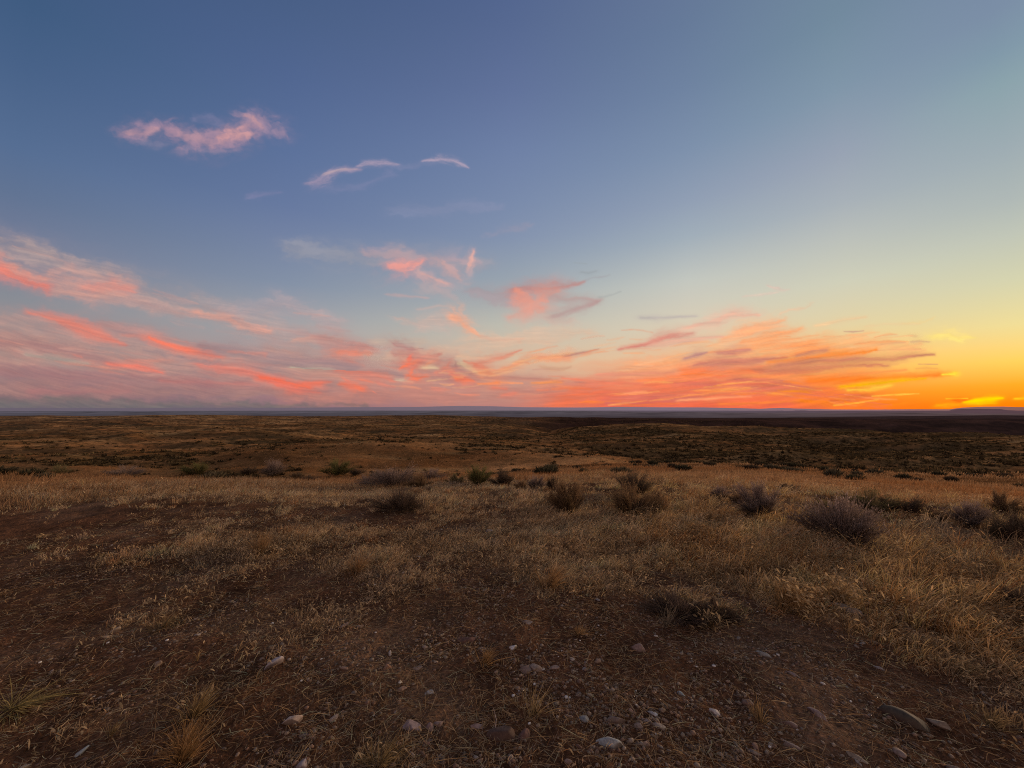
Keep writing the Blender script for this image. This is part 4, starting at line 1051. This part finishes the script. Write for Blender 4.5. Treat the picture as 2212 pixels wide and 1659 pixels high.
def scrub_points(n, r0, r1, seed):
    g = np.random.default_rng(seed); m = n * 30
    a = g.uniform(-math.radians(58), math.radians(58), m); r = np.sqrt(r0 * r0 + g.random(m) * (r1 * r1 - r0 * r0))
    x = r * np.sin(a); y = r * np.cos(a); k = np.zeros(m, bool)
    for i in range(0, m, 200000):
        s = scrub_cover(x[i:i + 200000], y[i:i + 200000])
        k[i:i + 200000] = g.random(len(s)) < sstep(.25, .85, s) * .9 + .035
    x, y = x[k][:n], y[k][:n]
    return x, y, g
x, y, g = scrub_points(290, 15, 46, 31)
z = height(x, y)
used = 0
for i in range(len(x)):
    if used < len(protos): o = protos[used]; used += 1
    else:
        o = protos[i % 4].copy(); col.objects.link(o)
    s = g.uniform(.35, .95)
    o.location = (x[i], y[i], z[i] - .03); o.scale = (s * g.uniform(.8, 1.4), s * g.uniform(.8, 1.4), s * g.uniform(.55, .9)); o.rotation_euler = (0, 0, g.uniform(0, 6.28))
    tag(o, 'small dark scrub bush dotting the slope just beyond the grassy crest', 'shrub', 'scrub bushes on the slope beyond the crest')

# beyond that nobody could count them
b4 = Bag()
def far_scrub(n, r0, r1, per, size, seed):
    x, y, g = scrub_points(n, r0, r1, seed); k = len(x)
    s = size * (.35 + 1.25 * g.random(k) ** 1.7); r = np.hypot(x, y)
    z = chunks(height)(x, y)
    ci = np.repeat(np.arange(k), per); q = len(ci)
    a = g.uniform(0, 2 * math.pi, q); u = g.random(q) ** .7
    B = np.stack([x[ci] + np.cos(a) * u * s[ci] * .5, y[ci] + np.sin(a) * u * s[ci] * .5, z[ci] - .05], -1)
    D = unit(np.stack([np.cos(a) * u * .9, np.sin(a) * u * .9, np.ones(q)], -1) + g.normal(0, .15, (q, 3)))
    L = s[ci] * (.62 - .2 * u) * g.uniform(.7, 1.15, q)
    base = np.where(g.random(k)[:, None] < .3, np.array([.13, .093, .046]), np.where(g.random(k)[:, None] < .5, np.array([.080, .056, .028]), np.array([.045, .032, .018])))
    ww = s[ci] * (.24 if per < 8 else .15) * g.uniform(.6, 1.2, q)
    b4.add(*ribbons(B, D, L, ww, np.zeros((q, 3)), base[ci] * g.uniform(.6, 1.35, (q, 1)), 2, side=np.stack([np.cos(a + 1.3), np.sin(a + 1.3), np.zeros(q)], -1)))
far_scrub(int(6500 * QF), 44, 115, 14, .70, 41)
far_scrub(int(15000 * QF), 100, 260, 6, .9, 43)
far_scrub(int(13000 * QF), 240, 560, 3, 1.1, 45)
o = b4.build('valley_scrub', M_SHRUB); tag(o, 'dark sagebrush scrub speckled all over the valley floor', 'scrub', kind='stuff')

# ------------------------------------------------------------------ grass tufts one can point to
def make_tuft(X, Y, wpx, hpx, n, colr, label, lean=(0.2, 0, 0), flat=0.0, group=None, seed=0, heads=False, wid=.0013):
    p = at(X, Y); g = np.random.default_rng(seed + 900)
    root = empty('grass_tuft', p)
    w = px_size(p, wpx) * .5; h = px_size(p, hpx)
    tag(root, label, 'grass tuft', group)
    a = g.uniform(0, 2 * math.pi, n); u = np.abs(g.normal(0, .45, n))
    P = np.stack([np.cos(a) * u * w * .25, np.sin(a) * u * w * .25, np.full(n, -.008)], -1)
    sp = w / max(h, .01)
    D = unit(np.stack([np.cos(a) * u * sp * 1.1, np.sin(a) * u * sp * 1.1, np.full(n, 1 - flat)], -1) + np.array(lean))
    L = h * g.uniform(.55, 1.25, n) * np.where(flat > .4, 1.3, 1.0)
    bend = (np.array(lean) * .5 + g.normal(0, .2, (n, 3))) * L[:, None]; bend[:, 2] = -L * g.uniform(.1, .45, n) * (1 - .6 * flat)
    colr = np.array(colr) * .62 + np.array([.33, .235, .125]) * .38
    C = colr * g.uniform(.5, 1.3, (n, 1)); b = Bag()
    b.add(*ribbons(P, D, L, np.full(n, wid) * g.uniform(.6, 1.5, n), bend, C, 4))
    if heads:
        tip = P + D * L[:, None] + bend; k = g.random(n) < .55; q = int(k.sum())
        dr = unit(WIND * g.uniform(.4, 1.4, (q, 1)) + g.normal(0, .35, (q, 3)))
        hl = g.uniform(.022, .05, q)
        bd = np.zeros((q, 3)); bd[:, 2] = -hl * .5
        b.add(*ribbons(tip[k], dr, hl, g.uniform(.003, .006, q), bd, np.array([.60, .43, .23]) * g.uniform(.6, 1.15, (q, 1)), 3, wmid=(.7, 2.0, 2.2)))
    b.build('blades', M_GRASS, root)
    return root
TUFTS = [
 (1440, 1348, 140, 52, 60, (.30, .24, .17), 'grey dried stalks standing in front of the half dead shrub', (.15, 0, 0), .0, False),
 (1530, 1352, 130, 56, 70, (.34, .26, .16), 'pale bent stalks in front of the shaded hollow', (.2, 0, 0), .1, True),
 (30, 1528, 170, 62, 120, (.36, .31, .12), 'greenish yellow tuft of bent grass at the left edge of the foreground', (.5, -.15, 0), .55, False),
 (420, 1548, 110, 66, 110, (.30, .20, .08), 'yellow brown grass tuft above the rusty clump in the lower left', (.15, 0, 0), .25, False),
 (395, 1640, 150, 84, 170, (.33, .17, .06), 'rusty golden grass clump at the bottom edge left of centre', (.1, 0, 0), .1, False),
 (1150, 1540, 130, 78, 40, (.36, .26, .13), 'thin spray of pale stalks fanning from one point in the central foreground', (.1, 0, 0), .1, False),
 (1690, 1318, 130, 74, 260, (.42, .24, .09), 'tall golden grass clump with drooping seed heads beside the shaded hollow', (.25, 0, 0), .0, True),
 (1800, 1310, 120, 66, 210, (.40, .25, .11), 'golden grass clump right of the tall one, over the pale half buried stone', (.3, 0, 0), .0, True),
 (1185, 1270, 110, 62, 190, (.38, .20, .08), 'orange grass clump leaning right in the middle of the bare ground', (.3, 0, 0), .1, False),
 (770, 1240, 110, 56, 190, (.36, .19, .08), 'rusty grass clump left of centre behind the scattered stones', (.1, 0, 0), .05, False),
 (560, 1200, 100, 60, 190, (.38, .21, .09), 'tan grass clump standing left of the dirt patch', (.1, 0, 0), .05, False),
 (1250, 1372, 90, 24, 90, (.34, .19, .08), 'low rusty grass mat lying among stones at the centre', (.2, 0, 0), .35, False),
 (1045, 1432, 64, 40, 90, (.36, .19, .07), 'short rusty grass tuft beside the white stone', (.2, 0, 0), .2, False),
 (820, 1650, 220, 60, 190, (.27, .19, .08), 'dull olive brown grass mat at the bottom edge near the centre', (.2, 0, 0), .35, False),
 (350, 1350, 120, 30, 110, (.25, .18, .09), 'flattened grey brown grass left of the dirt patch', (.3, 0, 0), .5, False),
 (425, 1432, 18, 36, 12, (.42, .28, .12), 'lone dried sprig bent over the bare soil at left', (.1, 0, 0), .1, False),
 (2060, 1440, 150, 44, 130, (.34, .25, .13), 'pale tangled grass at the right of the stony ground', (.4, -.1, 0), .4, False),
 (2140, 1560, 120, 44, 120, (.30, .21, .10), 'brown grass tuft in the lower right corner', (.3, 0, 0), .3, False),
 (1640, 1560, 70, 60, 46, (.27, .17, .08), 'sparse dark stalks by the angular stone in the lower right', (.0, 0, 0), .0, False),
 (240, 1590, 60, 44, 30, (.22, .15, .07), 'thin dark sprig near the bottom of the left foreground', (.2, 0, 0), .2, False),
]
for i, (X, Y, w, h, n, c, lab, lean, flat, hd) in enumerate(TUFTS):
    make_tuft(X, Y, w, h, int(n * 1.6), c, lab, lean, flat, seed=i, heads=hd)

# single stalks lying or standing on the soil
def make_stalk(pts, r, c, label, lift=.01, name='dry_stalk', seed=0):
    g = np.random.default_rng(seed)
    Pg = [at(X, Y) for X, Y, hh in pts]
    o0 = np.array(Pg[0]); P = [np.array(p) + np.array([0, 0, lift + hh]) - o0 for p, (X, Y, hh) in zip(Pg, pts)]
    V = []; Q = []; m = len(P)
    for j, p in enumerate(P):
        rr = r * (1 - .5 * j / (m - 1)); t = unit((P[min(j + 1, m - 1)] - P[max(j - 1, 0)])[None])[0]
        s = np.cross(t, [0, 0, 1.0]); s = s / (np.linalg.norm(s) + 1e-9); u = np.cross(s, t)
        for q in range(5): V.append(p + rr * (math.cos(q * 1.2566) * s + math.sin(q * 1.2566) * u))
    for j in range(m - 1):
        for q in range(5): Q.append([j * 5 + q, j * 5 + (q + 1) % 5, j * 5 + 5 + (q + 1) % 5, j * 5 + 5 + q])
    o = build(name, np.array(V), [np.array(Q)], M_GRASS, C=np.tile(np.array(c), (len(V), 1)), smooth=True)
    o.location = o0; tag(o, label, 'stalk')
    return o
make_stalk([(1069, 1590, 0), (1072, 1562, .01), (1066, 1540, .02)], .0021, (.62, .50, .42), 'short white bare twig on dark stones in the central foreground')
make_stalk([(1145, 1536, 0), (1180, 1506, .03), (1197, 1485, .04)], .0022, (.50, .36, .20), 'thick pale stalk slanting up right over the spray of stalks')
make_stalk([(440, 1587, 0), (470, 1568, .01), (492, 1540, .02)], .0020, (.42, .31, .18), 'pale curved stalk below the yellow brown tuft at lower left')
make_stalk([(20, 1540, .02), (90, 1524, .03), (180, 1508, .01)], .0030, (.52, .42, .16), 'long yellow straw lying right from the greenish tuft')
make_stalk([(360, 1598, 0), (420, 1594, .012), (465, 1586, .005)], .0016, (.34, .25, .18), 'thin brown stem lying beside the rusty clump at the bottom left')
make_stalk([(328, 1660, 0), (338, 1560, .10), (342, 1470, .14)], .0012, (.26, .17, .09), 'tall thin dark stem standing in the lower left foreground')
make_stalk([(810, 1640, 0), (850, 1600, .03), (905, 1560, .05)], .0016, (.36, .27, .14), 'straw leaning over the mauve flat stone')
make_stalk([(1510, 1628, 0), (1560, 1610, .01), (1590, 1592, .02)], .0016, (.40, .30, .18), 'straw lying near the bottom right of centre')
make_stalk([(1362, 1350, .03), (1380, 1368, .02), (1392, 1388, .005)], .0015, (.44, .33, .2), 'straw touching the top of the round brown stone')
make_stalk([(860, 1590, 0), (880, 1560, .06), (862, 1590, .02)][:2] + [(925, 1548, .05)], .0015, (.38, .28, .15), 'thin forked straw by the blue grey chip')
make_stalk([(1180, 1658, 0), (1200, 1640, .02), (1228, 1622, .03)], .0016, (.40, .3, .17), 'short straw at the very bottom centre')

# ------------------------------------------------------------------ stones
def ico(level):
    import bmesh
    bm = bmesh.new(); bmesh.ops.create_icosphere(bm, subdivisions=level, radius=1.0)
    bm.verts.ensure_lookup_table()
    V = np.array([v.co[:] for v in bm.verts]); F = np.array([[v.index for v in f.verts] for f in bm.faces]); bm.free()
    return V, F
ICO3, ICO4, ICO1, ICO2 = ico(3), ico(4), ico(1), ico(2)

def stone_shape(base, seed, angular):
    V, F = base; g = np.random.default_rng(seed)
    V = V.copy()
    for _ in range(int(9 + 8 * angular)):       # planes chip the ball into facets
        nrm = unit(g.normal(0, 1, (1, 3)))[0]; cut = g.uniform(.5, .9) - .10 * angular
        dd = V @ nrm; over = np.clip(dd - cut, 0, None)
        V -= nrm[None, :] * over[:, None] * (.72 + .27 * angular)
    a, b, c = g.uniform(0, 9, 3)
    n = np.sin(V[:, 0] * 2.3 + a) * np.sin(V[:, 1] * 2.7 + b) * np.cos(V[:, 2] * 2.1 + c)
    V *= (1 + .10 * n)[:, None]
    return V, F

def make_stone(X, Y, wpx, hpx, c, label, tilt=0.0, angular=.4, thick=.5, group=None, seed=0, name='stone'):
    p = at(X, Y + hpx * .25)
    w = px_size(p, wpx) * .5
    # seen from eye height the outline height mixes depth and thickness
    el = math.atan2(CAM[2] - p[2], math.hypot(p[0], p[1])); hh = px_size(p, hpx) * .5
    tz = w * thick * .8; dep = max((hh - tz * math.cos(el) * .75) / max(math.sin(el), .2), w * .45); dep = min(dep, w * 1.15)
    V, F = stone_shape(ICO4 if wpx > 34 else ICO3, seed + 60, angular)
    V = V / np.abs(V).max(0) * np.array([w, dep, tz])
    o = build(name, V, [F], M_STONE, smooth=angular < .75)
    o.location = (p[0], p[1], p[2] + tz * .02); o.rotation_euler = (0, -tilt, -math.atan2(p[0], p[1]) + tilt * .6)
    o.color = (*c, 1); tag(o, label, 'stone', group)
    return o
STONES = [
 (587, 1442, 50, 22, (.34, .30, .30), 'long pale grey stone tilted up to the right in the left foreground', .35, .5, .6),
 (632, 1555, 44, 28, (.42, .33, .27), 'pale tan broken stone with a dark notch, left of the bottom centre', 0, .8, .7),
 (250, 1357, 32, 15, (.36, .27, .18), 'pale tan oval stone, the upper of a pair at left', .3, .1, .6),
 (231, 1373, 20, 14, (.32, .23, .15), 'small tan stone, the lower of a pair at left', 0, .1, .8),
 (888, 1563, 58, 26, (.27, .20, .19), 'flat mauve grey stone in a row of rocks near the bottom centre', 0, .7, .6),
 (928, 1560, 22, 40, (.22, .14, .12), 'narrow brown stone standing between two mauve rocks', 0, .7, .9),
 (950, 1555, 28, 22, (.25, .17, .14), 'small brown mauve stone right of the narrow standing one', 0, .5, .7),
 (1034, 1563, 48, 22, (.28, .19, .16), 'rosy brown wedge stone left of the white twig', 0, .6, .5),
 (1080, 1582, 72, 34, (.085, .050, .036), 'large dark brown rock partly buried under the white twig', 0, .5, .6),
 (1133, 1580, 32, 44, (.15, .078, .058), 'upright dark red stone touching the large dark rock', 0, .5, .9),
 (1109, 1399, 21, 18, (.60, .57, .54), 'bright white chunky stone at the centre of the foreground', 0, .8, .9),
 (1160, 1437, 36, 28, (.25, .19, .155), 'round pinkish brown stone right of the short rusty tuft', 0, .3, .8),
 (1136, 1440, 26, 26, (.19, .13, .105), 'dark round stone touching the pinkish brown one', 0, .3, .8),
 (1198, 1440, 30, 14, (.27, .19, .15), 'flat light brown stone just right of the pinkish round one', 0, .5, .5),
 (1381, 1395, 36, 27, (.25, .17, .14), 'large round rosy stone under a leaning straw', 0, .3, .8),
 (1321, 1608, 70, 38, (.34, .35, .33), 'largest bluish grey stone with a pale top at the bottom of the picture', -.1, .5, .6),
 (1262, 1553, 28, 24, (.17, .18, .19), 'blue grey stone left of the big brown one', 0, .4, .7),
 (1331, 1559, 42, 27, (.20, .15, .12), 'round dull brown stone above the largest bluish one', 0, .4, .7),
 (1422, 1574, 38, 17, (.27, .22, .18), 'smooth grey oval stone with a dark gap at its right end', -.1, .1, .7),
 (1382, 1576, 26, 17, (.24, .19, .16), 'small round grey brown stone left of the smooth oval', 0, .2, .7),
 (1396, 1562, 26, 16, (.25, .19, .165), 'small brown stone touching the back of the smooth oval', 0, .3, .6),
 (1409, 1543, 26, 13, (.36, .34, .33), 'pale flat stone above the group of smooth oval stones', -.2, .7, .5),
 (1470, 1498, 24, 13, (.26, .30, .31), 'small teal grey pebble right of centre', -.2, .3, .6),
 (1548, 1547, 32, 19, (.46, .43, .41), 'sharp white grey triangular stone with a dark right face', -.3, .95, .6),
 (1958, 1545, 92, 46, (.060, .048, .034), 'largest boulder, a dark slab with a hollow front at lower right', -.08, .85, .5),
 (2030, 1556, 46, 34, (.20, .15, .11), 'brown angular stone right of the largest dark slab', -.2, .8, .7),
 (173, 1622, 32, 20, (.26, .29, .29), 'pointed bluish stone at the bottom left', .3, .95, .6),
 (647, 1652, 32, 32, (.24, .21, .22), 'upright grey stone cut by the bottom edge', .4, .5, .9),
 (1767, 1549, 42, 22, (.22, .16, .15), 'flat mauve stone left of the largest dark slab', -.2, .5, .5),
 (1704, 1566, 36, 22, (.20, .14, .12), 'dull brown stone among thin dry stalks at lower right', 0, .4, .6),
 (1710, 1608, 40, 20, (.24, .18, .15), 'light brown flat stone near the bottom right', 0, .5, .5),
 (1650, 1415, 34, 12, (.26, .26, .24), 'low grey green stone above the reddish gravel at right', -.2, .4, .5),
 (1944, 1632, 24, 24, (.22, .155, .125), 'round tan stone low in the right corner', 0, .2, .8),
 (1854, 1645, 42, 17, (.26, .21, .155), 'flat tan stone at the bottom right edge', -.2, .6, .4),
 (2060, 1655, 36, 16, (.22, .17, .13), 'tan stone on the bottom edge in the right corner', 0, .3, .6),
 (1614, 1518, 30, 22, (.17, .11, .085), 'dark brown stone under a stalk above the triangular stone', 0, .5, .7),
 (1631, 1624, 30, 13, (.19, .14, .11), 'low brown stone below the sparse dark stalks', 0, .5, .5),
 (1557, 1628, 18, 14, (.34, .27, .21), 'pale round pebble below the triangular stone', 0, .2, .8),
 (1826, 1320, 62, 26, (.25, .215, .18), 'pale half buried stone at the foot of the golden grass', 0, .3, .5),
 (1458, 1128, 26, 14, (.30, .27, .26), 'grey stone lying in grass between the spreading brown and lilac bushes', 0, .3, .7),
 (1715, 1455, 32, 14, (.25, .18, .17), 'pinkish flat stone on the reddish gravel at right', -.2, .6, .4),
 (1902, 1437, 28, 10, (.28, .22, .19), 'thin flat stone at the upper edge of the reddish gravel', -.2, .7, .4),
 (866, 1482, 30, 17, (.26, .16, .11), 'reddish brown wedge stone below a tiny white one', 0, .9, .6),
 (864, 1470, 11, 10, (.58, .54, .46), 'tiny bright white pebble left of centre', 0, .5, .9),
 (928, 1486, 24, 15, (.33, .31, .29), 'small pale grey stone right of the reddish wedge', .2, .5, .7),
 (902, 1437, 30, 13, (.26, .19, .15), 'flat brown stone with a pale tip, left of the white chunky stone', 0, .6, .5),
 (836, 1438, 20, 18, (.30, .16, .09), 'orange brown upright chip of stone left of centre', 0, .9, .8),
 (742, 1354, 24, 14, (.25, .18, .14), 'small brown stone, left one of two behind the dirt patch', .2, .6, .7),
 (779, 1353, 18, 12, (.28, .20, .15), 'small light brown stone, right one of two behind the dirt patch', 0, .4, .8),
 (1012, 1376, 54, 16, (.13, .066, .045), 'flat dark red stone nearly flush with the soil at the centre', 0, .4, .35),
 (1055, 1147, 24, 10, (.30, .29, .30), 'bluish pale stone far back in the grass near the centre', 0, .4, .6),
 (340, 1437, 18, 20, (.26, .18, .12), 'tan upright pebble on the bare soil at left', .5, .5, .8),
 (1290, 1427, 18, 24, (.21, .14, .10), 'tan brown upright stone left of the large round rosy one', 0, .4, .8),
 (921, 1600, 16, 14, (.22, .12, .10), 'small red stone near the bottom below the mauve rocks', 0, .5, .8),
 (1140, 1350, 26, 14, (.27, .22, .19), 'small pale brown stone under the orange clump', 0, .6, .6),
 (1226, 1655, 22, 12, (.28, .2, .16), 'small light brown stone on the bottom edge right of centre', 0, .4, .7),
 (55, 1650, 18, 12, (.36, .30, .22), 'small tan stone in the bottom left corner', 0, .4, .7),
 (425, 1374, 14, 8, (.30, .27, .25), 'small pale chip on the left dirt patch', 0, .6, .6),
 (905, 1205, 12, 7, (.3, .26, .24), 'small pale stone in grass behind the rusty clump', 0, .4, .6),
]
for i, s in enumerate(STONES):
    X, Y, w, h, c, lab, tilt, ang, th = s
    k = .95
    make_stone(X, Y, w * .9, h * .88, tuple(v * k for v in c), lab, tilt, max(ang, .45), th, seed=i * 3)

# smaller stones, each its own thing, that nothing tells apart
sm = []
for i in range(8):
    V, F = stone_shape(ICO2, 300 + i, (.2, .5, .8)[i % 3]); V = V / np.abs(V).max(0) * np.array([1, .78, .52])
    sm.append((V, F))
def near_points(n, seed, r0=1.7, r1=6.5, power=1.35):
    g = np.random.default_rng(seed); m = n * 8
    a = g.uniform(-math.radians(57), math.radians(57), m); r = r0 + (r1 - r0) * g.random(m) ** power
    x = r * np.sin(a); y = r * np.cos(a)
    k = g.random(m) < .06 + .95 * sstep(-.1, .45, fbm(x / .7, y / .6, 131, 3) + .22 * sstep(-1, 1.6, x) * (1 - sstep(2.8, 4.5, r)) ) - .25 * sstep(.6, 1.1, grass_density(x, y))
    return x[k][:n], y[k][:n], g
PAL = [(.24, .155, .115), (.20, .12, .085), (.27, .20, .16), (.31, .26, .22), (.17, .10, .075), (.24, .20, .175), (.22, .165, .13)]
x, y, g = near_points(235, 61, 1.9, 4.6)
z = height(x, y); meshes = []
for i in range(len(x)):
    j = i % 8
    if i < 8:
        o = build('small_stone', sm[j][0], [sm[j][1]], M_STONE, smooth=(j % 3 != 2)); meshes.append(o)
    else:
        o = meshes[j].copy(); col.objects.link(o)
    s = .0085 + .016 * g.random() ** 2.2
    o.location = (x[i], y[i], z[i] + s * .05); o.scale = (s * g.uniform(.8, 1.5), s * g.uniform(.8, 1.2), s * g.uniform(.7, 1.1)); o.rotation_euler = (g.uniform(-.3, .3), g.uniform(-.3, .3), g.uniform(0, 6.28))
    c = PAL[g.integers(len(PAL))]; f = g.uniform(.6, 1.2); o.color = (c[0] * f, c[1] * f, c[2] * f, 1)
    tag(o, 'small dull stone loose on the bare foreground soil', 'stone', 'small stones scattered over the foreground soil')

# gravel: nobody could count it
bg = Bag()
x, y, g = near_points(int(19000 * QF), 63, 1.5, 7.5, 1.25)
z = height(x, y); V0, F0 = ICO1; k = len(x)
s = .003 + .010 * g.random(k) ** 2.4
ang = g.uniform(0, 6.28, k); sc = g.uniform(.6, 1.3, (k, 3)) * np.array([1.15, 1, .6])
VV = V0[None] * sc[:, None, :] * g.uniform(.8, 1.2, (k, len(V0), 1)); cs, sn = np.cos(ang)[:, None], np.sin(ang)[:, None]
VV = np.stack([VV[..., 0] * cs - VV[..., 1] * sn, VV[..., 0] * sn + VV[..., 1] * cs, VV[..., 2]], -1) * s[:, None, None] + np.stack([x, y, z + s * .25], -1)[:, None, :]
FFx = (F0[None] + (np.arange(k) * len(V0))[:, None, None]).reshape(-1, 3)
pc = np.array(PAL)[g.integers(0, len(PAL), k)] * g.uniform(.35, .9, (k, 1)) * np.array([1.05, .95, .80]); pc = np.where(g.random((k, 1)) < .012, np.array([.55, .52, .48]), pc)
bg.add(VV.reshape(-1, 3), np.zeros((0, 4), int), FFx, np.repeat(pc, len(V0), 0))
o = bg.build('gravel', M_GRAVEL); tag(o, 'reddish brown gravel strewn over the foreground soil', 'gravel', kind='stuff')

# ------------------------------------------------------------------ clouds at their own height in the sky
STEP = 3.0 if QUICK else 1.9
def make_cloud(i, name, label, R, strokes):
    xs = [p[0] for s in strokes for p in s[0]]; ys = [p[1] for s in strokes for p in s[0]]
    ws = max(p[2] for s in strokes for p in s[0]); m = ws * 2.6 + 20
    x0, x1 = max(min(xs) - m, -110), min(max(xs) + m, 2320); y0, y1 = max(min(ys) - m, -40), min(max(ys) + m, 886)
    st = STEP if (x1 - x0) > 420 else STEP * .8
    X, Y = np.meshgrid(np.arange(x0, x1, st), np.arange(y0, y1, st * (.8 if y0 > 600 else 1)))
    c, a = paint_cloud(strokes, X, Y, i * 13 + 3)
    d = direction(X, Y)
    # a sheet of vapour about 9 km up, no farther off than the haze lets one see
    r = np.minimum((7000.0 + R * 18 + i * 45) / np.maximum(d[..., 2], 1e-3), R * 1000.0 + i * 170)
    V = CAM + d * r[..., None]
    keepv = a > .006
    q = keepv[:-1, :-1] | keepv[1:, :-1] | keepv[:-1, 1:] | keepv[1:, 1:]
    nx = X.shape[1]; idx = np.arange(X.size).reshape(X.shape)
    F = np.stack([idx[:-1, :-1][q], idx[:-1, 1:][q], idx[1:, 1:][q], idx[1:, :-1][q]], -1)
    used = np.unique(F); remap = np.full(X.size, -1); remap[used] = np.arange(len(used))
    C = np.concatenate([c.reshape(-1, 3), a.reshape(-1, 1)], -1)[used]
    o = build(name, V.reshape(-1, 3)[used], [remap[F]], M_CLOUD, C=C, smooth=True)
    return tag(o, label, 'cloud')
for i, (n_, lab, R, st) in enumerate(CLOUDS):
    make_cloud(i, n_, lab, R, st)

# ------------------------------------------------------------------ sky, sun, camera
sc = bpy.context.scene
w = bpy.data.worlds.new('World'); sc.world = w; w.use_nodes = True
nt = w.node_tree; nt.nodes.clear(); L = nt.links.new
out = nt.nodes.new('ShaderNodeOutputWorld'); bgd = nt.nodes.new('ShaderNodeBackground'); L(bgd.outputs[0], out.inputs[0])
tc = nt.nodes.new('ShaderNodeTexCoord'); sp = nt.nodes.new('ShaderNodeSeparateXYZ'); L(tc.outputs['Generated'], sp.inputs[0])
el = math_node(nt, 'MULTIPLY', math_node(nt, 'ARCSINE', sp.outputs['Z']), 180 / math.pi)
azn = math_node(nt, 'MULTIPLY', math_node(nt, 'ARCTAN2', sp.outputs['X'], sp.outputs['Y']), 180 / math.pi)
def el_fac(e):   # finer steps near the horizon
    return np.sqrt(np.clip((np.asarray(e, float) + 2) / 92, 0, 1))
efac = math_node(nt, 'SQRT', math_node(nt, 'DIVIDE', math_node(nt, 'ADD', el, 2.0), 92.0, True))
prev = None
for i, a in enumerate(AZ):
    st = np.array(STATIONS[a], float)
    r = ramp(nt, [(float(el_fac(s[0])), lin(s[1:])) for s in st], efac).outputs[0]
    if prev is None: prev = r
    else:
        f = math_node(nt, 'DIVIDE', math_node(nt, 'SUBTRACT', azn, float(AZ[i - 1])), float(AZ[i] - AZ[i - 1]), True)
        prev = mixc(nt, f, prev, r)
SUN_AZ, SUN_EL = 57.0, 2.0
sky = nt.nodes.new('ShaderNodeTexSky'); sky.sky_type = 'NISHITA'; sky.sun_disc = False
sky.sun_elevation = math.radians(SUN_EL); sky.sun_rotation = math.radians(SUN_AZ)
# the last light of the physical sky over the hand-set dusk colours and fill
nis = mixc(nt, 1.0, sky.outputs[0], (.004, .004, .004), 'MULTIPLY')
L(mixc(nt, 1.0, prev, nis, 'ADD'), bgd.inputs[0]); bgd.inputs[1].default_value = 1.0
w.cycles.sampling_method = 'MANUAL'; w.cycles.sample_map_resolution = 1024

sd = bpy.data.lights.new('sun', 'SUN'); sd.energy = 2.5; sd.angle = math.radians(11); sd.color = (1.0, .66, .42)
so = bpy.data.objects.new('sun', sd); col.objects.link(so)
a, e = math.radians(SUN_AZ), math.radians(7.5)
from mathutils import Vector
so.rotation_euler = Vector((-math.sin(a) * math.cos(e), -math.cos(a) * math.cos(e), -math.sin(e))).to_track_quat('-Z', 'Y').to_euler()

cd = bpy.data.cameras.new('camera'); cd.lens = LENS; cd.sensor_width = SENSOR; cd.clip_start = .05; cd.clip_end = 400000
co = bpy.data.objects.new('camera', cd); col.objects.link(co); co.location = CAM
co.rotation_euler = (math.pi / 2 + PITCH, 0, 0); sc.camera = co
sc.view_settings.view_transform = 'Standard'; sc.view_settings.look = 'None'; sc.view_settings.exposure = 0
sc.cycles.max_bounces = 5; sc.cycles.diffuse_bounces = 2; sc.cycles.transparent_max_bounces = 12
sc.cycles.use_denoising = False
sc.cycles.pixel_filter_type = 'BLACKMAN_HARRIS'; sc.cycles.filter_width = 1.05
